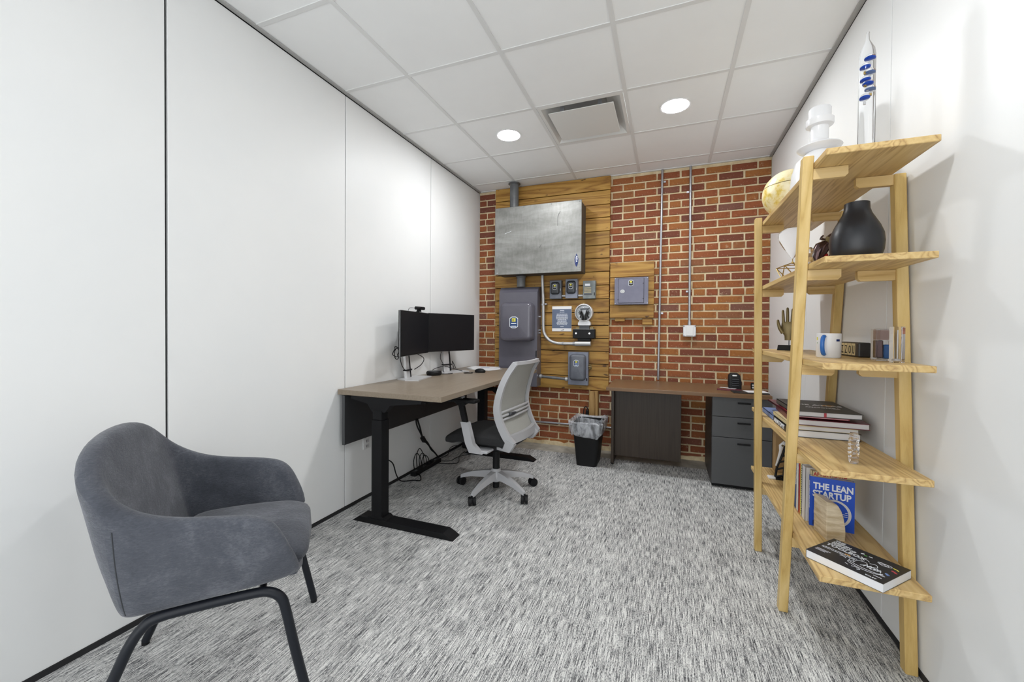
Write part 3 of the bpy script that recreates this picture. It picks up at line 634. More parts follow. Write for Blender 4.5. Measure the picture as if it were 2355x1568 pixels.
# monitors
def monitor(ax, ay, bx, by, z0, z1, stand, label):
    c = Vector(((ax+bx)/2, (ay+by)/2, 0)); d = (Vector((bx, by, 0))-Vector((ax, ay, 0))); w = d.length; d.normalize(); n = Vector((d.y, -d.x, 0))
    if n.x < 0: n = -n
    t = thing('monitor', label, 'monitor', (stand[0], stand[1], 0.81), group='monitors on the desk')
    mm = basis(c, d, (0, 0, 1))          # local x along width, y up, z normal
    if mm.col[2].xyz.dot(n) < 0: mm = basis(c, -d, (0, 0, 1))
    b = B(); box(b, -w/2, w/2, z0, z1, -0.022, 0.0, 0.003, mm); obj('housing', b, 'black', t)
    b = B(); box(b, -w/2+0.008, w/2-0.008, z0+0.012, z1-0.008, 0.0, 0.0008, 0, mm); obj('screen', b, 'screen', t)
    b = B(); box(b, -w/2-0.0015, w/2+0.0015, z0-0.0015, z1+0.0015, -0.012, -0.009, 0.0, mm); obj('rim', b, 'silver', t)
    sx, sy = stand; a = math.atan2(d.y, d.x); ms = Matrix.Translation((sx, sy, 0)) @ Matrix.Rotation(a-math.pi/2, 4, 'Z')
    # base plate: local x away from wall, y along the screen
    b = B(); prism(b, [(-0.085, -0.10), (-0.085, 0.10), (0.0, 0.155), (0.105, 0.145), (0.105, -0.145), (0.0, -0.155)], 'z', 0.81, 0.818, ms); obj('base_plate', b, 'silver', t)
    b = B()
    vs1 = loft(b, [[(-0.05+k*0.0, -0.042, 0.818), (-0.03, -0.042, 0.818), (-0.03, 0.042, 0.818), (-0.05, 0.042, 0.818)], [(-0.085, -0.030, 1.235), (-0.068, -0.030, 1.235), (-0.068, 0.030, 1.235), (-0.085, 0.030, 1.235)]])
    bmesh.ops.transform(b, matrix=ms, verts=b.verts); st = obj('stand_column', b, 'silver', t)
    b = B(); loft(b, [[(-0.03, 0.026, 0.82), (-0.026, 0.026, 0.82), (-0.026, 0.041, 0.82), (-0.03, 0.041, 0.82)], [(-0.052, 0.022, 1.05), (-0.047, 0.022, 1.05), (-0.047, 0.034, 1.05), (-0.052, 0.034, 1.05)]])
    bmesh.ops.transform(b, matrix=ms, verts=b.verts); obj('cable_slot', b, 'black', st)
    b = B(); box(b, -0.062, -0.022, -0.046, 0.046, 0.872, 0.884, 0.002, ms); obj('cable_strap', b, 'black', t)
    # neck behind the panel
    p = ms @ Vector((-0.076, 0, 1.17)); q = Vector((c.x, c.y, 1.17)) - n*0.022
    b = B(); cyl(b, p, q, 0.028, 12); obj('swivel_mount', b, 'silver', t)
    return t
monitor(0.185, -1.69, 0.055, -1.125, 1.0, 1.34, (0.105, -1.43), 'monitor with a webcam on top, nearer the armchair')
monitor(0.052, -1.118, 0.24, -0.61, 1.004, 1.343, (0.125, -0.88), 'monitor nearer the brick wall, angled toward the office chair')
t = thing('webcam', 'small black webcam clipped on top of the nearer monitor', 'webcam', (0.105, -1.33, 1.342))
b = B(); sx, sy = 0.094, -1.33
cyl(b, (sx-0.002, sy-0.045, 1.372), (sx+0.018, sy+0.045, 1.372), 0.0135, 12); obj('body', b, 'black', t, True)
b = B(); cyl(b, (sx+0.008, sy, 1.372), (sx+0.026, sy-0.004, 1.372), 0.011, 12); obj('lens', b, 'screen', t, True)
b = B(); prism(b, [(sx-0.03, 1.343), (sx+0.012, 1.343), (sx+0.012, 1.352), (sx+0.006, 1.36), (sx-0.008, 1.36), (sx-0.03, 1.31), (sx-0.034, 1.31)], 'y', sy-0.016, sy+0.016); obj('clip', b, 'black', t)
b = B(); tube(b, [(sx-0.01, sy-0.03, 1.37), (sx-0.03, sy-0.08, 1.372), (sx-0.035, sy-0.10, 1.345), (sx-0.04, sy-0.11, 1.28)], 0.0018, 6, smooth=4); obj('cord', b, 'cable', t)
# dock, mouse, papers
t = thing('speaker_puck', 'round flat black conference speaker between the monitor stands', 'speaker', (0.12, -1.14, 0.81))
b = B(); lathe(b, [(0.03, 0.0), (0.058, 0.0), (0.066, 0.01), (0.066, 0.026), (0.058, 0.034), (0.03, 0.036)], 28, (0.12, -1.14, 0.81)); obj('body', b, 'black', t, True)
b = B(); lathe(b, [(0.05, 0.0352), (0.05, 0.0362)], 28, (0.12, -1.14, 0.81)); obj('grille', b, 'slate_d', t, True)
t = thing('computer_mouse', 'black computer mouse in front of the papers', 'mouse', (0.395, -0.80, 0.81))
b = B(); sphere(b, (0, 0, 0.012), 0.03, 16, 1.75, 1.0, 0.85); bmesh.ops.bisect_plane(b, geom=b.verts[:]+b.edges[:]+b.faces[:], plane_co=(0, 0, 0.0), plane_no=(0, 0, 1), clear_inner=True)
bmesh.ops.transform(b, matrix=Matrix.Translation((0.395, -0.80, 0.81)) @ Matrix.Rotation(0.15, 4, 'Z'), verts=b.verts); obj('body', b, 'black', t, True)
b = B(); cyl(b, (0.358, -0.808, 0.834), (0.358, -0.799, 0.834), 0.006, 10); obj('scroll_wheel', b, 'slate_d', t)
t = thing('mouse_cord', 'thin black cord lying on the desk behind the mouse', 'cord', (0.3, -0.85, 0.812))
b = B(); tube(b, [(0.10, -0.93, 0.8125), (0.20, -0.86, 0.8125), (0.27, -0.84, 0.813), (0.33, -0.84, 0.8125), (0.36, -0.90, 0.8125), (0.29, -0.92, 0.8125), (0.335, -0.85, 0.816), (0.37, -0.815, 0.815)], 0.0022, 6, smooth=5); obj('cord', b, 'cable', t)
for i, (cx, cy, a, w_, h_) in enumerate(((0.28, -0.42, 0.35, 0.28, 0.216), (0.30, -0.50, -0.25, 0.28, 0.216), (0.22, -0.36, 0.05, 0.28, 0.216))):
    z = 0.8105+0.0018*i
    b = B(); box(b, -w_/2, w_/2, -h_/2, h_/2, z, z+0.0012, 0, Matrix.Translation((cx, cy, 0)) @ Matrix.Rotation(a, 4, 'Z'))
    o = tag(obj('paper_sheet', b, 'paper', None, org=(cx, cy, z)), ['white paper sheet at the bottom of the pile at the desk far end', 'white paper sheet sticking out towards the mouse', 'white paper sheet topmost of the pile, closest to the wall'][i], 'paper', 'papers at the far end of the desk')
    if i == 2:
        b = B(); box(b, -0.04, 0.05, -0.02, 0.01, z+0.0012, z+0.0016, 0, Matrix.Translation((cx+0.03, cy-0.03, 0)) @ Matrix.Rotation(0.4, 4, 'Z')); obj('printed_block', b, 'teal_blue', o)
# cables around monitors
def cable(name, label, runs, r=0.003, cat='cable'):
    p = runs[0][0]; t = thing(name, label, cat, p)
    for q in runs:
        b = B(); tube(b, q, r, 6, smooth=5); obj('cord', b, 'cable', t, True)
    return t
lp = [(0.075+0.01*math.sin(3*a), -1.60+0.036*math.cos(a), 1.03+0.038*math.sin(a)) for a in [2*math.pi*k/10 for k in range(13)]]
lp2 = [(0.085, -1.605+0.030*math.cos(a+0.6), 1.015+0.042*math.sin(a+0.6)) for a in [2*math.pi*k/10 for k in range(12)]]
cable('monitor_cable_bundle', 'looped black cables hanging behind the nearer monitor stand', [lp, lp2,
      [(0.09, -1.56, 1.02), (0.075, -1.53, 1.07), (0.09, -1.48, 1.09), (0.10, -1.45, 1.09)],
      [(0.08, -1.565, 1.02), (0.075, -1.54, 0.94), (0.07, -1.49, 0.885), (0.07, -1.46, 0.88)],
      [(0.13, -1.42, 1.01), (0.16, -1.36, 0.97), (0.14, -1.36, 0.92), (0.10, -1.40, 0.88)]], 0.0032)
cable('far_monitor_cables', 'black cables around the base of the farther monitor stand', [
      [(0.08, -0.955, 1.0), (0.075, -0.96, 0.94), (0.095, -0.95, 0.89), (0.09, -0.94, 0.84), (0.13, -0.98, 0.815), (0.19, -1.01, 0.814)],
      [(0.12, -1.07, 0.816), (0.04, -1.05, 0.83), (0.03, -0.96, 0.85), (0.08, -0.90, 0.862), (0.14, -0.88, 0.85), (0.24, -0.85, 0.822)],
      [(0.07, -0.70, 0.822), (0.06, -0.72, 0.90), (0.09, -0.70, 0.83)],
      [(0.13, -1.00, 0.815), (0.20, -0.96, 0.813), (0.19, -1.04, 0.813), (0.10, -1.10, 0.813)]], 0.0028)
# power gear under the desk
cable('desk_power_cable', 'black cable bundle hanging from the desk down to the floor', [
      [(0.055, -1.31, 0.46), (0.06, -1.30, 0.40), (0.06, -1.25, 0.33), (0.05, -1.19, 0.26), (0.05, -1.12, 0.20), (0.045, -1.03, 0.12), (0.04, -0.97, 0.07), (0.03, -0.92, 0.03)],
      [(0.062, -1.30, 0.46), (0.068, -1.27, 0.38), (0.06, -1.22, 0.29), (0.05, -1.13, 0.22), (0.045, -1.06, 0.14), (0.04, -0.99, 0.09)]], 0.007)
b = B(); box(b, -0.016, 0.016, -0.03, 0.03, -0.015, 0.015, 0.004, Matrix.Translation((0.055, -1.20, 0.265)) @ Matrix.Rotation(-0.9, 4, 'X')); tag(obj('power_adapter', b, 'black', None, org=(0.055, -1.20, 0.265)), 'small black power adapter on the hanging cable bundle', 'adapter')
rr = []
for k, (dy, hh) in enumerate(((-0.10, 0.17), (-0.06, 0.20), (-0.02, 0.15), (0.02, 0.12))):
    y0 = -1.19+dy; rr.append([(0.05, y0-0.03, 0.03), (0.045, y0-0.035, hh*0.7), (0.05, y0, hh), (0.06, y0+0.04, hh*0.7), (0.065, y0+0.05, 0.03)])
cable('coiled_cable', 'looped black cables rising from the power strip by the left wall', rr, 0.0035)
t = thing('power_strip', 'long black power strip on the carpet under the desk', 'power strip', (0.06, -1.15, 0))
b = B(); box(b, 0.035, 0.085, -1.36, -0.95, 0.0, 0.035, 0.005); obj('housing', b, 'black', t)
for k in range(6):
    b = B(); box(b, 0.048, 0.072, -1.33+0.06*k, -1.30+0.06*k, 0.035, 0.055 if k in (1, 3, 4) else 0.037, 0.002); obj('socket', b, 'slate_d' if k not in (1, 3, 4) else 'black', t)
cable('floor_cable', 'black cable curling on the carpet behind the near desk leg', [[(0.045, -1.70, 0.25), (0.06, -1.62, 0.19), (0.05, -1.56, 0.08), (0.05, -1.50, 0.012), (0.12, -1.44, 0.006), (0.17, -1.42, 0.006), (0.12, -1.34, 0.006), (0.075, -1.32, 0.02)]], 0.0045)
cable('trailing_cords', 'black cords trailing across the carpet toward the office chair', [
      [(0.05, -0.94, 0.02), (0.06, -0.80, 0.02), (0.03, -0.70, 0.05), (0.03, -0.60, 0.05), (0.04, -0.50, 0.02)],
      [(0.08, -1.02, 0.01), (0.18, -0.98, 0.005), (0.24, -0.92, 0.005), (0.16, -0.75, 0.005), (0.14, -0.60, 0.005)],
      [(0.085, -0.95, 0.01), (0.15, -0.90, 0.005), (0.17, -0.75, 0.005), (0.3, -0.55, 0.005)]], 0.003)
t = thing('subwoofer_box', 'small black box with round dials on the floor behind the chair', 'device', (0.14, -0.42, 0))
b = B(); box(b, 0.05, 0.26, -0.50, -0.34, 0.0, 0.16, 0.008); obj('housing', b, 'black', t)
for z in (0.12, 0.06):
    b = B(); n = 20; loft(b, [[(0.15+r*math.cos(2*math.pi*k/n), y, z+r*math.sin(2*math.pi*k/n)) for k in range(n)] for r, y in ((0.022, -0.50), (0.022, -0.504), (0.015, -0.504), (0.013, -0.501))]); obj('dial', b, 'slate_d', t)
cable('far_desk_cord', 'thin black cord hanging behind the far end of the desk', [[(0.40, -0.33, 0.77), (0.41, -0.30, 0.62), (0.44, -0.29, 0.45), (0.43, -0.30, 0.28), (0.38, -0.32, 0.14), (0.26, -0.40, 0.08)]], 0.003)

# ================================================================== OFFICE CHAIR
OC = (0.805, -1.375, 0); RZ = math.radians(-4)
t = thing('office_chair', 'grey mesh-back swivel office chair with black seat at the desk', 'chair', OC, RZ)
def ob(name, b, mat, par=t, smooth=True): return obj(name, b, mat, par, smooth, local=True)
prof = [(0.235, 0.425), (0.185, 0.49), (0.138, 0.60), (0.130, 0.69), (0.155, 0.80), (0.195, 0.90), (0.245, 0.975)]
cp = catmull([(a, 0, c) for a, c in prof], 5)
def hw(z): # half width of the back at height z
    u = (z-0.425)/0.55; return 0.222+0.022*math.sin(math.pi*min(max(u*1.1, 0), 1)) - 0.018*max(0, u-0.75)*4
for s in (-1, 1):
    rings = []
    for i, p in enumerate(cp):
        u = i/(len(cp)-1); tn = (cp[min(i+1, len(cp)-1)]-cp[max(i-1, 0)]).normalized(); nn = Vector((tn.z, 0, -tn.x)); h = hw(p.z)
        dpt = 0.030-0.012*u; th = 0.013; bow = 0.0
        c0 = Vector((p.x, s*h, p.z)); yy = Vector((0, 1, 0))
        rings.append([tuple(c0+nn*dpt+yy*th), tuple(c0+nn*dpt-yy*th), tuple(c0-nn*dpt-yy*th*0.8), tuple(c0-nn*dpt+yy*th*0.8)])
    b = B(); loft(b, rings); ob('back_rail', b, 'chairgrey')
def crossbar(i0, dpt, th, name):
    p = cp[i0]; rings = []; n = 9
    for k in range(n):
        v = -1+2*k/(n-1); y = v*(hw(p.z)); bx_ = p.x+0.03*(1-v*v)
        rings.append([(bx_+dpt, y, p.z-th), (bx_+dpt, y, p.z+th), (bx_-dpt, y, p.z+th), (bx_-dpt, y, p.z-th)])
    b = B(); loft(b, rings); ob(name, b, 'chairgrey')
crossbar(len(cp)-1, 0.012, 0.011, 'top_rail'); crossbar(3, 0.014, 0.030, 'bottom_rail')
# mesh sheet
b = B(); grid = []
for i in range(3, len(cp)):
    row = []; p = cp[i]
    for k in range(11):
        v = -1+2*k/10; row.append(b.verts.new((p.x+0.022*(1-v*v)-0.004, v*hw(p.z), p.z)))
    grid.append(row)
for i in range(len(grid)-1):
    for k in range(10): b.faces.new([grid[i][k], grid[i][k+1], grid[i+1][k+1], grid[i+1][k]])
o = ob('back_mesh', b, 'chairmesh'); sm = o.modifiers.new('s', 'SOLIDIFY'); sm.thickness = 0.004
for z in (0.585, 0.612, 0.640):
    b = B(); P = []
    for k in range(9):
        v = -1+2*k/8; P.append((0.145+0.03*(1-v*v)+0.010, v*(hw(z)-0.012), z+0.012*(1-v*v)))
    tube(b, P, 0.0085, 8, flat_=1.0); ob('lumbar_bar', b, 'chairgrey')
b = B(); box(b, 0.162, 0.192, -0.16, -0.06, 0.607, 0.628, 0.006); ob('lumbar_knob', b, 'slate_d')
for s in (-1, 1):   # yokes from the back down under the seat
    b = B(); loft(b, [[(0.255, s*0.222-0.022, 0.43), (0.255, s*0.222+0.022, 0.43), (0.195, s*0.222+0.022, 0.46), (0.195, s*0.222-0.022, 0.46)],
                      [(0.215, s*0.21-0.022, 0.375), (0.215, s*0.21+0.022, 0.375), (0.165, s*0.21+0.022, 0.395), (0.165, s*0.21-0.022, 0.395)],
                      [(0.10, s*0.17-0.02, 0.372), (0.10, s*0.17+0.02, 0.372), (0.10, s*0.17+0.02, 0.395), (0.10, s*0.17-0.02, 0.395)]]); ob('yoke', b, 'chairgrey')
b = B(); box(b, -0.16, 0.17, -0.19, 0.19, 0.36, 0.398, 0.01); ob('seat_plate', b, 'black', smooth=False)
# seat cushion
b = B(); n = 13; rings = []
for i in range(n):
    u = i/(n-1); x = -0.30+0.52*u; drop = 0.022*max(0, 1-u*4)**1.5; e = math.sin(math.pi*min(u*6, 1, (1-u)*8+0.08)/2) if True else 1
    e = min(1, 0.62+0.38*math.sqrt(max(0, 1-(max(0, abs(2*u-1)-0.75)/0.25)**2)))
    hwid = 0.235+0.012*math.sin(math.pi*u); top = 0.478-drop+0.012*(u > 0.85); bot = 0.388-drop*1.6; mid = (top+bot)/2; hh = (top-bot)/2*e; ww = hwid*(0.9+0.1*e)
    rings.append([(x, ww*math.cos(a)*(1 if abs(math.cos(a)) < 0.01 else min(1, 0.55/abs(math.cos(a))+0.45)*1.0) if False else ww*(abs(math.cos(a))**0.45)*(1 if math.cos(a) >= 0 else -1), mid+hh*(abs(math.sin(a))**0.6)*(1 if math.sin(a) >= 0 else -1)) for a in [2*math.pi*k/20 for k in range(20)]])
loft(b, rings); ob('seat', b, 'chairseat')
b = B(); cyl(b, (0, 0, 0.17), (0, 0, 0.30), 0.026, 18); cyl(b, (0, 0, 0.28), (0, 0, 0.365), 0.018, 18); box(b, -0.09, 0.09, -0.07, 0.07, 0.315, 0.365, 0.01); ob('gas_column', b, 'black')
for s in (-1, 1):
    yb = s*0.285
    b = B(); loft(b, [[(x, yb+dy, z) for x, dy, z in ((-0.055, -0.018, 0.36), (0.045, -0.018, 0.36), (0.045, 0.018, 0.36), (-0.055, 0.018, 0.36))],
                      [(x, yb+dy, z) for x, dy, z in ((-0.085, -0.020, 0.42), (-0.025, -0.020, 0.42), (-0.025, 0.020, 0.42), (-0.085, 0.020, 0.42))],
                      [(x, yb+dy, z) for x, dy, z in ((-0.125, -0.018, 0.565), (-0.065, -0.018, 0.565), (-0.065, 0.018, 0.565), (-0.125, 0.018, 0.565))]])
    box(b, -0.035, 0.075, min(yb, s*0.16), max(yb, s*0.16), 0.36, 0.378, 0.004); ar = ob('arm', b, 'chairgrey')
    b = B(); loft(b, [[(x, yb+dy, 0.56) for x, dy in ((-0.115, -0.012), (-0.075, -0.012), (-0.075, 0.012), (-0.115, 0.012))], [(x, yb+dy, 0.675) for x, dy in ((-0.145, -0.012), (-0.105, -0.012), (-0.105, 0.012), (-0.145, 0.012))], [(x, yb+dy, 0.70) for x, dy in ((-0.18, -0.02), (-0.07, -0.02), (-0.07, 0.02), (-0.18, 0.02))]]); ob('arm_post', b, 'black', ar)
    b = B(); box(b, -0.25, 0.0, yb-0.04, yb+0.04, 0.70, 0.725, 0.01, None, 2); ob('arm_pad', b, 'black', ar)
bs = B(); lathe(bs, [(0.03, 0.075), (0.048, 0.085), (0.05, 0.125), (0.042, 0.15), (0.03, 0.172)], 20); ob('hub', bs, 'chairgrey')
bs = B(); cyl(bs, (0, 0, 0.03), (0, 0, 0.08), 0.024, 14); ob('column_end', bs, 'black')
for ang in (177, 260, 334, 42, 108):
    a = math.radians(ang)-RZ; d = Vector((math.cos(a), math.sin(a), 0)); q = Vector((-d.y, d.x, 0))
    b = B(); rings = []
    for r, z, wd_, h in ((0.02, 0.128, 0.030, 0.030), (0.10, 0.122, 0.026, 0.024), (0.20, 0.104, 0.020, 0.018), (0.275, 0.080, 0.015, 0.014), (0.300, 0.068, 0.013, 0.012)):
        c = d*r+Vector((0, 0, z)); rings.append([tuple(c+q*wd_-Vector((0, 0, h))), tuple(c+q*wd_*0.7+Vector((0, 0, h))), tuple(c-q*wd_*0.7+Vector((0, 0, h))), tuple(c-q*wd_-Vector((0, 0, h)))])
    loft(b, rings); ob('base_arm', b, 'chairgrey', smooth=False)
    wr = random.uniform(0, 3.1) if ang != 334 else a; w1 = Vector((math.cos(wr), math.sin(wr), 0)) if ang != 334 else Vector((0.93, 0.36, 0)); cc = d*0.300
    if ang == 260: w1 = Vector((0.75, 0.6, 0)).normalized()
    b = B(); 
    for s in (-1, 1): cyl(b, cc+w1*s*0.006+Vector((0, 0, 0.0305)), cc+w1*s*0.024+Vector((0, 0, 0.0305)), 0.0305, 16)
    cyl(b, cc+Vector((0, 0, 0.03)), cc+Vector((0, 0, 0.068)), 0.008, 8); box(b, -0.006, 0.006, -0.02, 0.02, 0.02, 0.056, 0.002, Matrix.Translation(cc) @ Matrix.Rotation(math.atan2(w1.y, w1.x), 4, 'Z')); ob('caster', b, 'black')

# ================================================================== ARMCHAIR
AO = Vector((0.15, -3.218, 0)); th = math.atan2(0.417, 0.397)
# local axes: x = forward, y = left of sitter; photo's near side is the sitter's right (-y); centre line offset 0.29
fw = Vector((math.cos(th), math.sin(th), 0)); lf = Vector((-fw.y, fw.x, 0)); AC = AO - lf*0.29
t = thing('armchair', 'grey suede tub armchair with black tube legs by the left wall', 'armchair', tuple(AC), th)
ctrl = [ # d (half offset), s bottom, z bottom, d top, s top, z top, thickness
    (0.262, 0.548, 0.446, 0.272, 0.528, 0.505, 0.036),
    (0.282, 0.534, 0.442, 0.300, 0.505, 0.585, 0.044),
    (0.290, 0.49, 0.436, 0.312, 0.465, 0.636, 0.050),
    (0.293, 0.42, 0.432, 0.318, 0.39, 0.656, 0.052),
    (0.294, 0.30, 0.428, 0.322, 0.28, 0.670, 0.054),
    (0.292, 0.18, 0.424, 0.322, 0.18, 0.690, 0.056),
    (0.288, 0.118, 0.420, 0.314, 0.088, 0.740, 0.060),
    (0.235, 0.095, 0.420, 0.266, 0.010, 0.822, 0.064),
    (0.12, 0.088, 0.420, 0.150, -0.016, 0.876, 0.066),
    (0.0, 0.088, 0.420, 0.0, -0.020, 0.888, 0.066)]
st = [(+c[0], c[1], c[2], +c[3], c[4], c[5], c[6]) for c in ctrl] + [(-c[0], c[1], c[2], -c[3], c[4], c[5], c[6]) for c in ctrl[-2::-1]]
rings = []
for i, c in enumerate(st):
    a, z = st[max(i-1, 0)], st[min(i+1, len(st)-1)]
    def inn(ix, iy):
        tx, ty = z[ix]-a[ix], z[iy]-a[iy]; v = Vector((tx, ty, 0)); v.normalize(); n_ = Vector((v.y, -v.x, 0)); tgt = Vector((0.33-c[ix], -c[iy]*0.8, 0))
        return n_ if n_.dot(tgt) > 0 else -n_
    nb, nt = inn(1, 0), inn(4, 3)
    Bo = Vector((c[1], c[0], c[2])); To = Vector((c[4], c[3], c[5])); th_ = c[6]
    Md = Bo.lerp(To, 0.5) - nb*0.008; rim = To+nt*th_*0.5+Vector((0, 0, 0.004))
    Ti = To+nt*th_; Bi = Bo+nb*th_*1.05+Vector((0, 0, 0.0)); Mi = Bi.lerp(Ti, 0.5)
    dz = Vector((0, 0, 0.022 if i not in (0, len(st)-1) else 0.008))
    rings.append([tuple(p) for p in (Bo+nb*0.012, Bo+Vector((0, 0, 0.012)), Bo.lerp(To, 0.25)-nb*0.004, Md, Bo.lerp(To, 0.78)-nt*0.003, To-dz*0.6, rim-nt*th_*0.22, rim+nt*th_*0.22, Ti-dz*0.6, Ti.lerp(Bi, 0.3), Mi, Bi+Vector((0, 0, 0.012)), Bi)])
b = B(); loft(b, rings); shell = subsurf(obj('shell', b, 'suede', t, True, local=True), 2)
dg = bpy.context.evaluated_depsgraph_get(); dg.update(); ev = shell.evaluated_get(dg)
for s in (-1, 1):
    P = []
    for k in range(9):
        u = k/8; ok, loc, nor, _ = ev.closest_point_on_mesh(Vector((0.122-0.012*u, s*(0.300+0.022*u), 0.428+0.245*u))); P.append(tuple(loc+nor*0.0002))
    b = B(); tube(b, P, 0.0016, 6); obj('seam', b, 'slate_d', shell, local=True)
b = B(); prism(b, [(0.115, -0.235), (0.115, 0.235), (0.20, 0.262), (0.53, 0.25), (0.545, 0.2), (0.545, -0.2), (0.53, -0.25), (0.20, -0.262)], 'z', 0.430, 0.452); obj('seat_pan', b, 'suede', t, local=True)
b = B(); n = 12; rings = []
for i in range(n):
    u = i/(n-1); x = 0.145+0.425*u; e = math.sqrt(max(0.02, 1-(max(0, abs(2*u-1)-0.70)/0.30)**2)); w_ = 0.232-0.012*u+0.022*max(0, (u-0.9)*10)*0
    top = 0.505+0.012*math.sin(math.pi*u)-0.012*u; bot = 0.438; mid = (top+bot)/2-(0.006 if u > 0.9 else 0); hh = (top-bot)/2*(0.25+0.75*e); ww = w_*(0.86+0.14*e)
    rings.append([(x, ww*(abs(math.cos(a))**0.4)*(1 if math.cos(a) >= 0 else -1), mid+hh*(abs(math.sin(a))**0.55)*(1 if math.sin(a) >= 0 else -1)+0.010*(1-abs(math.cos(a)))*(math.sin(a) > 0)) for a in [2*math.pi*k/24 for k in range(24)]])
loft(b, rings); subsurf(obj('seat_cushion', b, 'suede', t, True, local=True), 1)
for s in (1, -1):
    y = s*0.29
    b = B(); P = [(0.0, y, 0.012), (0.06, y, 0.155), (0.115, y*0.99, 0.295), (0.14, y*0.985, 0.355), (0.165, y*0.975, 0.393), (0.20, y*0.965, 0.411), (0.30, y*0.955, 0.414), (0.42, y*0.955, 0.414), (0.462, y*0.965, 0.408), (0.49, y*0.975, 0.385), (0.503, y*0.98, 0.345), (0.53, y*0.99, 0.21), (0.574, y, 0.012)]
    tube(b, P, 0.0138, 14, smooth=4); lg = obj('leg_frame', b, 'navy_metal', t, True, local=True)
    for x in (0.0, 0.574):
        b = B(); cyl(b, (x, y, 0.0), (x, y, 0.014), 0.0125, 12); obj('foot_glide', b, 'black', lg, True, local=True)
b = B()
for x in (0.22, 0.44): tube(b, [(x, -0.277, 0.414), (x, 0.277, 0.414)], 0.010, 10)
obj('cross_tube', b, 'navy_metal', t, True, local=True)

# ================================================================== WASTE BIN
t = thing('waste_bin', 'black plastic waste bin lined with a clear bag, by the brown desk', 'bin', (1.325, -0.44, 0))
def rr3(cx, cy, hx, hy, r, z, n=5):
    out = []
    for sx_, sy_, a0 in ((1, 1, 0), (-1, 1, 90), (-1, -1, 180), (1, -1, 270)):
        for k in range(n+1):
            a = math.radians(a0+90*k/n); out.append((cx+sx_*(hx-r)+r*math.cos(a), cy+sy_*(hy-r)+r*math.sin(a), z))
    return out
bx, by = 1.325, -0.44
b = B(); loft(b, [rr3(bx, by, 0.088, 0.135, 0.03, 0.0), rr3(bx, by, 0.122, 0.165, 0.035, 0.36), rr3(bx, by, 0.128, 0.171, 0.036, 0.375), rr3(bx, by, 0.118, 0.160, 0.034, 0.375), rr3(bx, by, 0.084, 0.13, 0.028, 0.01)]); obj('bucket', b, 'black', t, True)
b = B(); random.seed(2); rings = []
lv = [(0.268, 0.0115, 0.004), (0.285, 0.022, 0.007), (0.32, 0.028, 0.009), (0.36, 0.024, 0.008), (0.392, 0.028, 0.012), (0.40, 0.014, 0.012), (0.385, -0.006, 0.008), (0.33, -0.012, 0.006), (0.24, -0.016, 0.008)]
for z, ofs, amp in lv:
    base_ = rr3(bx, by, 0.088+0.037*z/0.375+ofs, 0.135+0.033*z/0.375+ofs, 0.04, z, 9); ring = []
    for k, p in enumerate(base_):
        d = Vector((p[0]-bx, p[1]-by, 0)).normalized(); w_ = math.sin(k*1.9+z*31)*amp*0.5+random.uniform(-1, 1)*amp*0.5
        ring.append((p[0]+d.x*w_, p[1]+d.y*w_, z+random.uniform(-1, 1)*amp*(1.6 if z > 0.38 else 0.7)+(0.014*math.sin(k*0.55) if z < 0.27 else 0)))
    rings.append(ring)
loft(b, rings, False); o = obj('bag_liner', b, 'film', t, True); subsurf(o, 1)
t = thing('dustpan_handle', 'black looped handle standing behind the waste bin', 'handle', (1.225, -0.03, 0.0))
b = B(); tube(b, [(1.200, -0.045, 0.0), (1.200, -0.045, 0.30), (1.203, -0.05, 0.40), (1.222, -0.05, 0.430), (1.243, -0.05, 0.405), (1.240, -0.04, 0.33)], 0.005, 8, smooth=4); obj('loop', b, 'black', t, True)
b = B(); box(b, 1.222, 1.25, -0.06, -0.03, 0.0, 0.40, 0.006); obj('shaft', b, 'black', t)

# ================================================================== RIGHT DESK
t = thing('brown_desk', 'brown laminate desk with an end panel against the brick wall', 'desk', (2.1, -0.4, 0))
b = B(); box(b, 1.514, 2.706, -0.712, -0.10, 0.702, 0.73, 0.0012); obj('desktop', b, 'brown_lam', t)
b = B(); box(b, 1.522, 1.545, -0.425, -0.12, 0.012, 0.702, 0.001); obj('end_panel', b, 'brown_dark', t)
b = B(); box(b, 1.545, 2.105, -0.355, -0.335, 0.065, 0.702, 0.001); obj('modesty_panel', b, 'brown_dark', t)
for yy in (-0.41, -0.14):
    b = B(); cyl(b, (1.533, yy, 0.0), (1.533, yy, 0.014), 0.012, 10); obj('foot_glide', b, 'black', t)
t = thing('drawer_pedestal', 'charcoal three-drawer pedestal under the right end of the brown desk', 'drawer unit', (2.52, -0.4, 0))
b = B(); box(b, 2.314, 2.716, -0.660, -0.12, 0.03, 0.700, 0.001); obj('body', b, 'dark_side', t)
b = B(); box(b, 2.322, 2.708, -0.64, -0.13, 0.0, 0.03); obj('plinth', b, 'black', t)
for z0, z1 in ((0.552, 0.700), (0.395, 0.548), (0.032, 0.391)):
    b = B(); box(b, 2.316, 2.714, -0.682, -0.661, z0, z1, 0.0015); d = obj('drawer', b, 'charcoal', t)
    zh = z1-0.040; b = B(); box(b, 2.487, 2.575, -0.692, -0.682, zh-0.006, zh+0.006, 0.002); box(b, 2.487, 2.575, -0.695, -0.690, zh+0.002, zh+0.006, 0.001); obj('handle', b, 'black', d)
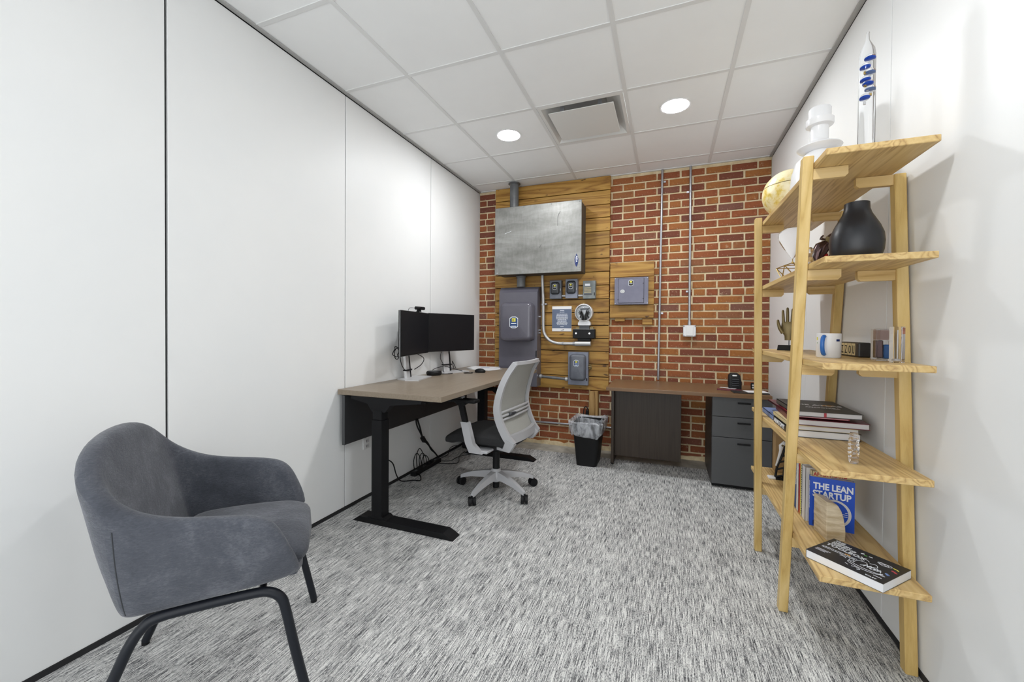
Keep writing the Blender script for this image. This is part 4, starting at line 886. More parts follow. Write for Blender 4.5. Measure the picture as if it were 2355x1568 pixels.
# things on it
t = thing('desk_telephone', 'black device standing on the brown desk with folders around it', 'device', (2.50, -0.42, 0.73))
b = B(); loft(b, [rr3(2.50, -0.43, 0.046, 0.04, 0.015, 0.731), rr3(2.50, -0.425, 0.048, 0.036, 0.015, 0.79), rr3(2.497, -0.415, 0.042, 0.030, 0.015, 0.845), rr3(2.495, -0.41, 0.026, 0.024, 0.012, 0.862)]); obj('body', b, 'black', t, True)
b = B(); box(b, 2.48, 2.514, -0.453, -0.444, 0.838, 0.850, 0.003); obj('display', b, 'paper', t)
for k in range(4):
    b = B(); box(b, 2.478, 2.526, -0.474, -0.463, 0.762+0.016*k, 0.770+0.016*k, 0.002); obj('rib', b, 'slate_d', t)
for i, (cx, cy, w_, d_, a, mt, lab) in enumerate(((2.58, -0.58, 0.24, 0.15, 0.03, 'bookblack', 'dark folder lying open under the white papers on the brown desk'), (2.45, -0.50, 0.17, 0.05, -0.12, 'maroon', 'narrow dark red notebook sticking out left of the black device'), )):
    b = B(); box(b, -w_/2, w_/2, -d_/2, d_/2, 0.7305, 0.7375+0.002*i, 0.001, Matrix.Translation((cx, cy, 0)) @ Matrix.Rotation(a, 4, 'Z')); tag(obj('folder', b, mt, None, org=(cx, cy, 0.731)), lab, 'folder', 'folders on the brown desk')
for i, (cx, cy, a, z, tl) in enumerate(((2.625, -0.575, 0.2, 0.739, 0.0), (2.45, -0.45, -0.5, 0.7415, 0.0))):
    b = B(); w_, d_ = ((0.15, 0.11), (0.12, 0.03))[i]; box(b, -w_/2, w_/2, -d_/2, d_/2, z, z+0.002, 0, Matrix.Translation((cx, cy, 0)) @ Matrix.Rotation(a, 4, 'Z')); tag(obj('paper_sheet', b, 'paper', None, org=(cx, cy, z)), ['white paper lying on the dark folder at the right of the brown desk', 'narrow white paper strip left of the black device'][i], 'paper', 'papers on the brown desk')
t = thing('desk_stamp', 'small black and silver round-topped object beside the black device', 'gadget', (2.655, -0.35, 0.73))
b = B(); loft(b, [rr3(2.645, -0.35, 0.016, 0.014, 0.008, 0.7305), rr3(2.645, -0.35, 0.018, 0.014, 0.008, 0.765), rr3(2.645, -0.35, 0.015, 0.012, 0.008, 0.782)]); obj('body', b, 'black', t, True)
b = B(); box(b, 2.634, 2.656, -0.367, -0.364, 0.738, 0.752, 0.002); box(b, 2.634, 2.656, -0.367, -0.364, 0.758, 0.770, 0.002); obj('face', b, 'silver', t)

# ================================================================== BOOKSHELF
SH = [0.3665, 0.7325, 1.095, 1.458, 1.822]; X0, X1, YN, YF = 2.481, 2.779, -2.48, -1.26; TH = 0.022
t = thing('ladder_bookshelf', 'light ash five-shelf ladder bookshelf against the right wall', 'bookshelf', (2.63, -1.87, 0))
for z in SH:
    b = B(); box(b, X0, X1, YN, YF, z-TH, z, 0.002); obj('shelf_board', b, 'ash_board', t)
def leg(x0, x1, yb, yt, z1, d=0.038):
    b = B(); loft(b, [[(x0, yb, 0), (x1, yb, 0), (x1, yb+d, 0), (x0, yb+d, 0)], [(x0, yt, z1), (x1, yt, z1), (x1, yt+d, z1), (x0, yt+d, z1)]]); bmesh.ops.bevel(b, geom=b.edges[:], offset=0.0025, segments=1, affect='EDGES')
    return obj('leg', b, 'ash_leg', t)
LG = [(X0-0.035, X0-0.001, -2.120, -2.366), (X0-0.035, X0-0.001, -1.608, -1.495), (X1+0.001, X1+0.037, -2.334, -2.196), (X1+0.001, X1+0.037, -1.430, -1.690)]
for i, (a, c, yb, yt) in enumerate(LG):
    leg(a, c, yb, yt, 1.845 if i < 2 else 1.80)
    for z in SH:
        y = yb+(yt-yb)*z/1.845; b = B(); zt = z-TH
        if i < 2: P = [(c, zt-0.001), (c+0.105, zt-0.001), (c+0.105, zt-0.030), (c+0.095, zt-0.040), (c, zt-0.040)]
        else: P = [(a, zt-0.001), (a-0.115, zt-0.001), (a-0.115, zt-0.030), (a-0.105, zt-0.040), (a, zt-0.040)]
        prism(b, P, 'y', y+0.008, y+0.030); o = obj('bracket', b, 'ash_bracket', t)
z1, z2, z3, z4, z5 = SH
# ---- top shelf
t = thing('globe', 'pale yellow and cream globe on the top shelf, far end', 'globe', (2.63, -1.405, z5))
gr, gz = 0.136, z5+0.165
b = B(); sphere(b, (2.630, -1.405, gz), gr, 40); o = obj('sphere', b, 'globe', t, True)
b = B(); lathe(b, [(math.sqrt(gr*gr-0.0016)+0.0006, 0.038), (math.sqrt(gr*gr-0.0016)+0.0012, 0.040), (math.sqrt(gr*gr-0.0016)+0.0006, 0.042)], 40, (2.630, -1.405, gz), False); obj('meridian_line', b, 'bronze', o)
b = B(); lathe(b, [(0.06, 0.0), (0.064, 0.006), (0.035, 0.018), (0.028, 0.034)], 24, (2.630, -1.405, z5)); obj('base', b, 'ash_leg', t, True)
t = thing('white_vase', 'tall white stacked-disc vase on the top shelf between globe and thermometer', 'vase', (2.655, -1.80, z5))
b = B(); lathe(b, [(0.03, 0.0), (0.085, 0.0), (0.105, 0.02), (0.116, 0.07), (0.110, 0.14), (0.095, 0.195), (0.05, 0.238), (0.084, 0.252), (0.090, 0.259), (0.084, 0.266), (0.042, 0.286), (0.036, 0.296), (0.036, 0.358), (0.054, 0.363), (0.056, 0.369), (0.056, 0.392), (0.047, 0.394), (0.045, 0.400), (0.045, 0.440), (0.041, 0.447), (0.034, 0.445), (0.034, 0.37)], 40, (2.655, -1.80, z5)); obj('body', b, 'ceramic', t, True)
t = thing('galileo_thermometer', 'tall glass thermometer with blue floats on the top shelf', 'thermometer', (2.668, -2.26, z5))
tx, ty = 2.668, -2.262
b = B(); lathe(b, [(0.023, 0.0), (0.0250, 0.004), (0.0250, 0.40), (0.021, 0.425), (0.012, 0.445), (0.006, 0.46), (0.005, 0.488), (0.001, 0.492)], 28, (tx, ty, z5), True); obj('glass_tube', b, 'glass', t, True)
for i, (dx, z, deep_blue) in enumerate(((0.006, 0.392, 1), (-0.006, 0.362, 1), (0.006, 0.34, 0), (-0.005, 0.315, 1), (0.002, 0.300, 1), (0.008, 0.278, 0), (-0.006, 0.250, 1), (0.003, 0.05, 1), (-0.007, 0.02, 0))):  # last value picks deep blue with a taller fill, else paler blue
    b = B(); sphere(b, (tx+dx, ty, z5+z), 0.0145, 16, 1, 1, 0.95); f = obj('float_bulb', b, 'glass', t, True)
    b = B(); sphere(b, (tx+dx, ty, z5+z), 0.014, 16, 1, 1, 0.42 if deep_blue else 0.3); obj('blue_liquid', b, 'blue' if deep_blue else 'teal_blue', f, True)
    b = B(); cyl(b, (tx+dx, ty, z5+z-0.026), (tx+dx, ty, z5+z-0.017), 0.004, 8); obj('tag', b, 'gold' if i % 2 else 'silver', f)
# ---- shelf 4
t = thing('black_vase', 'large matte black bulbous vase on the second shelf from the top', 'vase', (2.65, -2.25, z4))
b = B(); lathe(b, [(0.03, 0.0), (0.058, 0.0), (0.071, 0.016), (0.080, 0.048), (0.0825, 0.078), (0.0795, 0.108), (0.069, 0.138), (0.055, 0.165), (0.0445, 0.185), (0.039, 0.203), (0.038, 0.226), (0.035, 0.228), (0.034, 0.205), (0.045, 0.17), (0.05, 0.13)], 44, (2.646, -2.255, z4)); obj('body', b, 'vase_black', t, True)
t = thing('running_animal_figurine', 'shiny dark and silver horned figurine beside the black vase', 'figurine', (2.635, -1.96, z4))
fx, fy = 2.632, -1.955
b = B(); lathe(b, [(0.035, 0.0), (0.042, 0.004), (0.036, 0.014), (0.02, 0.024), (0.013, 0.05), (0.022, 0.066)], 20, (fx, fy, z4)); obj('base', b, 'chrome', t, True)
b = B(); tube(b, [(fx-0.028, fy, z4+0.05), (fx-0.02, fy, z4+0.09), (fx-0.005, fy, z4+0.12), (fx+0.015, fy, z4+0.135)], [0.016, 0.028, 0.030, 0.020], 12); obj('torso', b, 'pewter', t, True)
b = B(); tube(b, [(fx+0.012, fy, z4+0.125), (fx+0.036, fy-0.004, z4+0.105), (fx+0.022, fy-0.004, z4+0.07)], [0.013, 0.010, 0.006], 10); obj('foreleg', b, 'pewter', t, True)
b = B(); tube(b, [(fx+0.008, fy, z4+0.138), (fx+0.022, fy, z4+0.158), (fx+0.032, fy, z4+0.164)], [0.012, 0.015, 0.008], 10); obj('head', b, 'bronze', t, True)
for s in (-1, 1):
    b = B(); tube(b, [(fx+0.014, fy+s*0.008, z4+0.165), (fx+0.030, fy+s*0.014, z4+0.180), (fx+0.05, fy+s*0.016, z4+0.182)], [0.004, 0.003, 0.0015], 7); tube(b, [(fx+0.004, fy+s*0.006, z4+0.155), (fx-0.010, fy+s*0.01, z4+0.160), (fx-0.004, fy+s*0.01, z4+0.172)], 0.003, 6); obj('horn', b, 'pewter', t, True)
b = B(); tube(b, [(fx+0.035, fy, z4+0.155), (fx+0.05, fy-0.01, z4+0.195), (fx+0.072, fy-0.02, z4+0.235)], [0.006, 0.006, 0.003], 8); obj('raised_arm', b, 'bronze', t, True)
b = B(); tube(b, [(fx+0.006, fy, z4+0.085), (fx+0.008, fy-0.02, z4+0.068)], [0.012, 0.008], 10); obj('sash', b, 'red', t, True)
b = B(); tube(b, [(fx-0.012, fy, z4+0.06), (fx+0.02, fy, z4+0.035), (fx+0.04, fy, z4+0.045), (fx+0.048, fy, z4+0.06)], [0.012, 0.009, 0.007, 0.004], 9); obj('tail', b, 'pewter', t, True)
t = thing('crystal_decanter', 'small cut crystal stopper bottle behind the near shelf leg', 'bottle', (2.575, -1.96, z4))
b = B(); lathe(b, [(0.02, 0.0), (0.024, 0.004), (0.018, 0.03), (0.024, 0.05), (0.012, 0.075), (0.018, 0.092), (0.020, 0.105), (0.008, 0.12)], 10, (2.575, -1.975, z4)); obj('body', b, 'crystal', t)
t = thing('glass_balloon_stand', 'clear inverted glass teardrop on a gold wire frame', 'ornament', (2.556, -1.79, z4))
gx, gy = 2.556, -1.79
b = B(); lathe(b, [(0.002, 0.100), (0.006, 0.104), (0.018, 0.124), (0.038, 0.155), (0.055, 0.185), (0.0615, 0.21), (0.058, 0.232), (0.038, 0.248), (0.001, 0.253)], 30, (gx, gy, z4)); o = obj('glass_drop', b, 'thin_glass', t, True)
b = B(); P8 = [(gx+0.074*math.cos(a), gy+0.074*math.sin(a), z4+0.062) for a in [0.9+math.pi/2*k for k in range(4)]]; Q = [(gx+0.045*math.cos(a), gy+0.045*math.sin(a), z4+0.003) for a in [0.9+math.pi/4+math.pi/2*k for k in range(4)]]; top = (gx, gy, z4+0.082)
for k in range(4):
    for p, q in ((P8[k], P8[(k+1) % 4]), (P8[k], Q[k]), (P8[k], Q[k-1]), (Q[k], Q[(k+1) % 4]), (P8[k], top)): cyl(b, p, q, 0.0022, 6)
cyl(b, top, (gx, gy, z4+0.102), 0.002, 6); sphere(b, top, 0.006, 8); obj('wire_frame', b, 'gold', t)
# ---- shelf 3
t = thing('hand_sculpture', 'bronze raised hand sculpture on a black block', 'sculpture', (2.645, -1.44, z3))
hx, hy = 2.632, -1.43; cm = Matrix.Translation((hx, hy, z3)) @ Matrix.Rotation(math.radians(-14), 4, 'Z') @ Matrix.Diagonal((1.12, 1.0, 1.07, 1))
b = B(); prism(b, [(-0.050, 0.0), (0.050, 0.0), (0.046, 0.028), (-0.046, 0.028)], 'y', -0.032, 0.032, cm); obj('block', b, 'black', t)
b = B(); cyl(b, cm @ Vector((0.0, 0, 0.028)), cm @ Vector((0.0, 0, 0.056)), 0.0025, 8); obj('rod', b, 'slate', t)
b = B()
def el(cx, z, w, d, n=14): return [tuple(cm @ Vector((cx+w*math.cos(2*math.pi*k/n), d*math.sin(2*math.pi*k/n), z))) for k in range(n)]
loft(b, [el(0, 0.054, 0.019, 0.012), el(0, 0.062, 0.019, 0.013), el(0, 0.078, 0.020, 0.013), el(-0.002, 0.095, 0.028, 0.014), el(0.0, 0.120, 0.034, 0.014), el(0.002, 0.142, 0.035, 0.012), el(0.002, 0.152, 0.032, 0.009)]); palm = obj('palm', b, 'bronze', t, True)
for (x, z0, L, r, tilt) in ((-0.024, 0.145, 0.070, 0.0075, -0.05), (-0.007, 0.148, 0.080, 0.0078, -0.01), (0.011, 0.147, 0.074, 0.0076, 0.04), (0.028, 0.142, 0.058, 0.0066, 0.10)):
    b = B(); q = [cm @ Vector((x+L*u*tilt, -0.004*math.sin(math.pi*u), z0+L*u-0.01*(u == 0))) for u in (0, 0.35, 0.7, 0.93, 1.0)]; tube(b, q, [r*1.05, r, r*0.92, r*0.8, r*0.35], 10); obj('finger', b, 'bronze', palm, True)
b = B(); q = [cm @ Vector(v) for v in ((-0.026, -0.002, 0.092), (-0.040, -0.006, 0.118), (-0.046, -0.007, 0.142), (-0.048, -0.005, 0.160), (-0.048, -0.005, 0.164))]; tube(b, q, [0.011, 0.0095, 0.008, 0.006, 0.002], 10); obj('thumb', b, 'bronze', palm, True)
t = thing('mug', 'white mug with a shiny blue handle on the middle shelf', 'mug', (2.627, -2.10, z3))
mx, my = 2.614, -2.095
b = B(); lathe(b, [(0.03, 0.0), (0.040, 0.0), (0.0425, 0.004), (0.0425, 0.098), (0.0415, 0.1), (0.0395, 0.098), (0.0385, 0.01), (0.02, 0.006)], 40, (mx, my, z3)); obj('cup', b, 'ceramic', t, True)
hd = Vector((-0.56, -0.83, 0)).normalized(); b = B(); tube(b, [(mx+hd.x*(0.041+o_), my+hd.y*(0.041+o_), z3+zz) for o_, zz in ((-0.003, 0.086), (0.014, 0.089), (0.025, 0.078), (0.029, 0.055), (0.026, 0.030), (0.014, 0.014), (-0.003, 0.014))], [0.008, 0.0085, 0.008, 0.008, 0.008, 0.0085, 0.008], 10, smooth=0); subsurf(obj('handle', b, 'handle_blue', t, True), 1)
def onmug(ang, z, w, h, mat, nm):
    b = B(); a0 = math.atan2(-1, 0.0)+ang; r = 0.0428; n = 6
    ring = [[(mx+(r+e)*math.cos(a0+(k/n-0.5)*w/r), my+(r+e)*math.sin(a0+(k/n-0.5)*w/r), z3+zz) for zz in (z-h/2, z+h/2)] for k in range(n+1) for e in (0,)]
    v = [[b.verts.new(p) for p in q] for q in ring]
    for k in range(n): b.faces.new([v[k][0], v[k+1][0], v[k+1][1], v[k][1]])
    obj(nm, b, mat, t)
onmug(0.52, 0.072, 0.016, 0.009, 'blue_dark', 'printed_mark'); onmug(-1.35, 0.078, 0.008, 0.012, 'yellow', 'printed_mark'); onmug(-1.35, 0.060, 0.004, 0.004, 'green', 'printed_mark')
t = thing('letter_box', 'black box with cream letter cards reading ZZOU behind the mug', 'sign', (2.74, -1.93, z3))
lm = basis((2.728, -1.83, z3), (0.01, -1, 0), (0, 0, 1))   # local x runs away from camera along the box
b = B(); box(b, -0.012, 0.222, 0.0, 0.062, -0.045, 0.0, 0.006, lm, 2); obj('case', b, 'bookblack', t)
for k, ch in enumerate('ZZOU'):
    x0_ = 0.0495+k*0.037; b = B(); box(b, x0_, x0_+0.032, 0.007, 0.058, 0.0, 0.0012, 0, lm); cd = obj('letter_card', b, 'cream', t)
    # text reads from far to near, face points to -x (room side)
    o_ = lm @ Vector((x0_+0.006, 0.014, 0.0016)); ex = (lm.to_3x3() @ Vector((1, 0, 0)))
    obj('lettering', text(ch, 0.050, basis(o_, ex, (0, 0, 1)), 0.0004, xs=0.62), 'ink', cd)
def acr(x0_, x1_, y0_, y1_, h, label, inner):
    t = thing('acrylic_award', label, 'award', ((x0_+x1_)/2, (y0_+y1_)/2, z3), group='clear acrylic awards')
    b = B(); box(b, x0_, x1_, y0_, y1_, z3+0.0005, z3+h, 0.0015); obj('block', b, 'acrylic', t)
    if inner:
        b = B(); box(b, x0_+0.014, x1_-0.006, y0_+0.008, y1_-0.005, z3+0.078, z3+h-0.004); obj('top_insert', b, 'pink_int', t)
        b = B(); box(b, x0_+0.006, x0_+0.024, y0_+0.008, y1_-0.01, z3+0.010, z3+0.076, 0.003); obj('dark_insert', b, 'pewter', t)
        b = B(); box(b, x0_+0.026, x1_-0.004, y0_+0.006, y1_-0.012, z3+0.008, z3+0.060, 0.003); obj('blue_insert', b, 'bookblue', t)
    else:
        b = B(); cyl(b, ((x0_+x1_)/2, (y0_+y1_)/2, z3+0.010), ((x0_+x1_)/2, (y0_+y1_)/2, z3+h-0.012), 0.002, 6); lathe(b, [(0.009, 0.006), (0.010, 0.010), (0.006, 0.014)], 12, ((x0_+x1_)/2, (y0_+y1_)/2, z3)); obj('spindle', b, 'silver', t)
acr(2.715, 2.765, -2.245, -2.20, 0.118, 'clear acrylic block with brown and blue inside, left of the plain one', True)
acr(2.717, 2.749, -2.365, -2.333, 0.126, 'plain clear acrylic column beside the rear shelf leg', False)
# ---- books
def book(name, label, cover, x0_, x1_, y0_, y1_, z0_, z1_, spine, group, mat=None, ct=0.0022, org=None, pages='pageedge', cat='book'):
    """spine side: '-x', '+y' ...; covers are on the thin axis"""
    c = ((x0_+x1_)/2, (y0_+y1_)/2, z0_) if org is None else org
    t = thing(name, label, cat, c, group=group)
    dx, dy, dz = x1_-x0_, y1_-y0_, z1_-z0_; thin = min(range(3), key=lambda i: (dx, dy, dz)[i])
    lo = [x0_, y0_, z0_]; hi = [x1_, y1_, z1_]; b = B()
    a, q = lo[:], hi[:]; q[thin] = lo[thin]+ct; box(b, a[0], q[0], a[1], q[1], a[2], q[2], 0, mat)
    a, q = lo[:], hi[:]; a[thin] = hi[thin]-ct; box(b, a[0], q[0], a[1], q[1], a[2], q[2], 0, mat)
    ax = 'xyz'.index(spine[1]); a, q = lo[:], hi[:]
    if spine[0] == '-': q[ax] = lo[ax]+ct
    else: a[ax] = hi[ax]-ct
    box(b, a[0], q[0], a[1], q[1], a[2], q[2], 0, mat); cv = obj('cover', b, cover, t)
    a, q = lo[:], hi[:]
    for i in range(3):
        ins = ct if i == thin else 0.004
        a[i] += ins; q[i] -= ins
    if spine[0] == '-': a[ax] = lo[ax]+ct
    else: q[ax] = hi[ax]-ct
    b = B(); box(b, a[0], q[0], a[1], q[1], a[2], q[2], 0, mat); obj('pages', b, pages, t)
    return t, cv
G2 = 'large books lying in a pile'
t, cv = book('book', 'thick black-spined anatomy book at the bottom of the pile', 'bookblack', 2.508, 2.762, -2.008, -1.69, z2, z2+0.032, '-x', G2, pages='paper')
obj('lettering', text('ANATOMY', 0.030, basis((2.5072, -1.702, z2+0.0055), (0, -1, 0), (0, 0, 1)), 0.0008, xs=1.33), 'emblem_white', cv)
t, cv = book('book', 'cream softcover book second from the bottom of the pile', 'cream', 2.512, 2.757, -2.004, -1.66, z2+0.0325, z2+0.050, '-x', G2, ct=0.001)
rm = Matrix.Translation((2.66, -1.85, 0)) @ Matrix.Rotation(math.radians(-3), 4, 'Z') @ Matrix.Translation((-2.66, 1.85, 0))
t, cv = book('book', 'dark red hardcover sticking out toward the wall, middle of the pile', 'maroon', 2.525, 2.803, -1.992, -1.60, z2+0.0505, z2+0.076, '-x', G2, rm)
t, cv = book('book', 'dark red thin book jutting out farthest at the back of the pile', 'maroon', 2.525, 2.74, -1.90, -1.47, z2+0.0765, z2+0.0835, '-x', G2, ct=0.002)
t, cv = book('book', 'thin rose red book with a pink spine under the top book', 'rose', 2.530, 2.735, -1.985, -1.68, z2+0.084, z2+0.089, '-x', G2, rm, ct=0.0012)
t, cv = book('book', 'large charcoal covered book on top of the pile', 'charcover', 2.532, 2.776, -1.985, -1.63, z2+0.0895, z2+0.113, '-x', G2, ct=0.0025)
tm = basis((2.56, -1.79, z2+0.1135), (1, -0.12, 0), (0.12, 1, 0)); obj('lettering', text('THE ATLAS', 0.040, tm, 0.0006), 'silver', cv)
tm = basis((2.60, -1.86, z2+0.1135), (1, -0.12, 0), (0.12, 1, 0)); obj('subtitle', text('ANATOMICA', 0.022, tm, 0.0003), 'silver', cv)
b = B(); box(b, 2.688, 2.735, -1.80, -1.775, z2+0.1131, z2+0.1137); obj('gold_mark', b, 'orange', cv)
b = B(); box(b, 2.636, 2.645, -1.9856, -1.984, z2+0.0915, z2+0.110); obj('bookmark', b, 'rose', t)
t, cv = book('book', 'blue-covered book lying flat at the far end behind the pile', 'teal_blue', 2.512, 2.74, -1.655, -1.40, z2, z2+0.026, '-x', G2)
t = thing('crystal_tower', 'small clear twisted crystal column standing on the second shelf from the bottom', 'ornament', (2.612, -2.36, z2))
b = B(); rings = []
for k in range(15):
    zz = 0.108*k/14; s = 0.0125*(1+0.10*(k % 2)); a = k*0.10; rings.append([(2.612+s*1.2*math.cos(a+q*math.pi/2+0.6), -2.36+s*1.2*math.sin(a+q*math.pi/2+0.6), z2+0.0005+zz) for q in range(4)])
loft(b, rings); obj('body', b, 'crystal', t)
# ---- bottom shelf standing books
G1 = 'upright books on the bottom shelf'
xs_ = 2.562
def sp(y1_, th_, h, cover, label, x1_=2.715, mat=None): return book('book', label, cover, xs_, x1_, y1_-th_, y1_, z1, z1+h, '-x', G1, mat, ct=0.0016)
y = -1.845
sp(-1.838, 0.02, 0.20, 'bookblack', 'dark upright book at the far left of the row')
t, cv = sp(-1.860, 0.024, 0.235, 'bookblue', 'tall blue upright book with white spine lettering')
obj('lettering', text('RESEARCH METHODS', 0.013, basis((2.5612, -1.877, z1+0.215), (0, 0, -1), (0, -1, 0)), 0.0003, xs=0.8), 'emblem_white', cv)
sp(-1.886, 0.032, 0.238, 'bookwhite', 'plain white upright book left of the red one')
sp(-1.920, 0.026, 0.250, 'red', 'bright red upright book, tallest of the row')
t, cv = sp(-1.948, 0.022, 0.240, 'bookwhite', 'white and yellow patterned upright book right of the red one')
b = B(); random.seed(9)
box(b, 2.5608, 2.5618, -1.9585, -1.9495, z1+0.002, z1+0.238); obj('spine_stripe', b, 'yellow', cv)
b = B()
for k in range(22): zz = z1+0.01+k*0.0102; yy = -1.962+random.uniform(-0.003, 0.002); box(b, 2.5606, 2.5617, yy-0.003, yy+random.uniform(0, 0.003), zz, zz+0.004)
obj('spine_print', b, 'ink', cv)
sp(-1.972, 0.046, 0.236, 'bookwhite', 'thick plain white upright book behind the cream novel')
t, cv = book('book', 'cream novel with red title standing behind the blue book', 'cream', 2.578, 2.716, -2.048, -2.022, z1, z1+0.232, '-x', G1, ct=0.0014)
obj('lettering', text('AFTER HOURS', 0.020, basis((2.583, -2.0485, z1+0.2145), (1, 0, 0), (0, 0, 1)), 0.0006, xs=0.92), 'red', cv)
lean = Matrix.Translation((2.568, -2.056, z1)) @ Matrix.Rotation(math.radians(-10), 4, 'Z')
t = thing('book', 'bright blue startup paperback facing the room with a white brush circle', 'book', (2.64, -2.06, z1), group=G1)
bw_, bh = 0.151, 0.212
b = B(); box(b, 0, bw_, 0.0, 0.0015, 0.0, bh, 0, lean); box(b, 0, bw_, 0.0205, 0.022, 0.0, bh, 0, lean); box(b, -0.0008, 0.0012, 0.0, 0.022, 0.0, bh, 0, lean); cv = obj('cover', b, 'blue', t)
b = B(); box(b, 0.0012, bw_-0.002, 0.0015, 0.0205, 0.001, bh-0.001, 0, lean); obj('pages', b, 'pageedge', t)
l3 = lean.to_3x3(); ex, ez = l3 @ Vector((1, 0, 0)), Vector((0, 0, 1))
def onl(x, z, d=-0.0006): return basis(lean @ Vector((x, d, z)), ex, ez)
obj('title', text('THE LEAN', 0.037, onl(0.012, 0.163), 0.0013, xs=0.80), 'emblem_white', cv)
obj('title', text('STARTUP', 0.037, onl(0.010, 0.130, -0.0012), 0.0013, xs=0.84), 'emblem_white', cv)
b = B(); random.seed(4); n = 44; ri, ro = [], []
for k in range(n):
    a = 2*math.pi*k/n; left = max(0, -math.cos(a-0.2)); r1_ = 0.047; r2_ = 0.056+0.010*left+random.uniform(0, 0.006)*left
    ri.append(b.verts.new(lean @ Vector((0.085+r1_*math.cos(a)*0.98, -0.0007, 0.070+r1_*math.sin(a)*1.05)))); ro.append(b.verts.new(lean @ Vector((0.085+r2_*math.cos(a), -0.0007, 0.070+r2_*math.sin(a)*1.02))))
for k in range(n): b.faces.new([ri[k], ri[(k+1) % n], ro[(k+1) % n], ro[k]])
obj('brush_circle', b, 'bookwhite', cv)
obj('author_name', text('ERIC RIES', 0.027, onl(0.010, 0.006), 0.0008, xs=1.0), 'blue_dark', cv)
b = B()
for k, w_ in enumerate((0.008, 0.026, 0.024)): box(b, 0.128-w_, 0.128, -0.0009, -0.0005, 0.078-k*0.008, 0.0805-k*0.008, 0, lean)
obj('subtitle', b, 'emblem_white', cv)
obj('spine_title', text('THE LEAN STARTUP', 0.014, basis(lean @ Vector((-0.0011, 0.006, 0.195)), (0, 0, -1), l3 @ Vector((0, -1, 0))), 0.0004, xs=0.95), 'emblem_white', cv)
# stone bookend
t = thing('stone_bookend', 'cream petrified wood bookend with a rounded top holding up the books', 'bookend', (2.62, -2.14, z1))
b = B(); P = [(0.0, 0.0), (0.066, 0.0), (0.068, 0.03), (0.066, 0.06), (0.061, 0.09), (0.053, 0.118), (0.042, 0.138), (0.034, 0.147), (0.020, 0.150), (0.0, 0.153)]
mt = Matrix.Translation((2.590, -2.185, z1)) @ Matrix.Rotation(math.radians(10), 4, 'Z'); prism(b, P, 'y', 0.0, 0.095, mt); bmesh.ops.bevel(b, geom=b.edges[:], offset=0.0015, segments=1, affect='EDGES'); obj('block', b, 'stone', t)
# toolbox book
c0 = Vector((2.474, -2.361, z1)); c1 = Vector((2.609, -2.237, z1)); c3 = Vector((2.639, -2.52, z1)); exx = (c3-c0).normalized(); eyy = Vector((-exx.y, exx.x, 0))
t = thing('book', 'black and white design paperback lying at the near end of the bottom shelf', 'book', tuple(c0), group='paperback on the bottom shelf')
bm_ = basis(c0, exx, eyy); b = B(); box(b, 0, 0.229, 0, 0.183, 0.0005, 0.0018, 0, bm_); box(b, 0, 0.229, 0, 0.183, 0.0285, 0.030, 0, bm_); box(b, 0, 0.0015, 0, 0.183, 0.0018, 0.0285, 0, bm_); cv = obj('cover', b, 'bookblack', t)
b = B(); box(b, 0.0015, 0.2285, 0.0005, 0.1825, 0.0018, 0.0285, 0, bm_); obj('pages', b, 'paper', t)
def ont(x, y_, a=0.0): return basis(bm_ @ Vector((x, y_, 0.0305)), bm_.to_3x3() @ Vector((math.cos(a), math.sin(a), 0)), bm_.to_3x3() @ Vector((-math.sin(a), math.cos(a), 0)))
for i, (s_, x, y_, sz) in enumerate((('THE', 0.014, 0.163, 0.0165), ('DESIGN', 0.014, 0.147, 0.0165), ('THINKING', 0.014, 0.131, 0.0165), ('TOOLBOX', 0.010, 0.108, 0.025))):
    obj('title', text(s_, sz, ont(x, y_), 0.0007, xs=1.0), 'emblem_white', cv)
obj('subtitle', text('A GUIDE TO MASTERING THE MOST', 0.0065, ont(0.012, 0.086), 0.0001), 'emblem_white', cv); obj('subtitle', text('POPULAR INNOVATION METHODS', 0.0065, ont(0.012, 0.077), 0.0001), 'emblem_white', cv)
b = B()
for k in range(3): box(b, 0.010, 0.055-0.006*k, 0.052-0.007*k, 0.054-0.007*k, 0.0302, 0.0306, 0, bm_)
obj('small_print', b, 'emblem_white', cv)
def doodle(pts, col='emblem_white', r=0.0011, closed=False, sm=4, nm='drawing'):
    b = B(); tube(b, [tuple(bm_ @ Vector((x, y_, 0.0304))) for x, y_ in pts], r, 5, closed=closed, smooth=sm, flat_=0.5); obj(nm, b, col, cv)
doodle([(0.105, 0.070), (0.108, 0.055), (0.112, 0.046), (0.150, 0.036), (0.185, 0.040), (0.205, 0.058)]); doodle([(0.110, 0.056), (0.150, 0.047), (0.190, 0.050), (0.202, 0.062)])
doodle([(0.100, 0.075), (0.112, 0.080), (0.116, 0.066), (0.106, 0.062)]); doodle([(0.120, 0.060), (0.122, 0.085), (0.140, 0.095), (0.150, 0.082), (0.140, 0.060)]); doodle([(0.150, 0.100), (0.165, 0.108), (0.175, 0.09), (0.160, 0.075), (0.170, 0.062), (0.19, 0.075)])
doodle([(0.130, 0.098), (0.120, 0.110), (0.132, 0.118), (0.145, 0.11)]); 
for k in range(5): doodle([(0.148+0.009*k, 0.062+0.002*k), (0.152+0.009*k, 0.082+0.003*(k % 2)), (0.158+0.009*k, 0.066)], r=0.0014, sm=2)
for ccx, ccy, rr_ in ((0.175, 0.135, 0.013), (0.186, 0.138, 0.010), (0.166, 0.138, 0.009)): doodle([(ccx+rr_*math.cos(a), ccy+rr_*0.7*math.sin(a)) for a in [2*math.pi*k/10 for k in range(10)]], closed=True, sm=2)
doodle([(0.102, 0.150), (0.110, 0.156)], r=0.003, sm=0); doodle([(0.114, 0.146), (0.122, 0.148)], 'green', 0.003, sm=0); doodle([(0.126, 0.150), (0.136, 0.152)], r=0.002, sm=0)
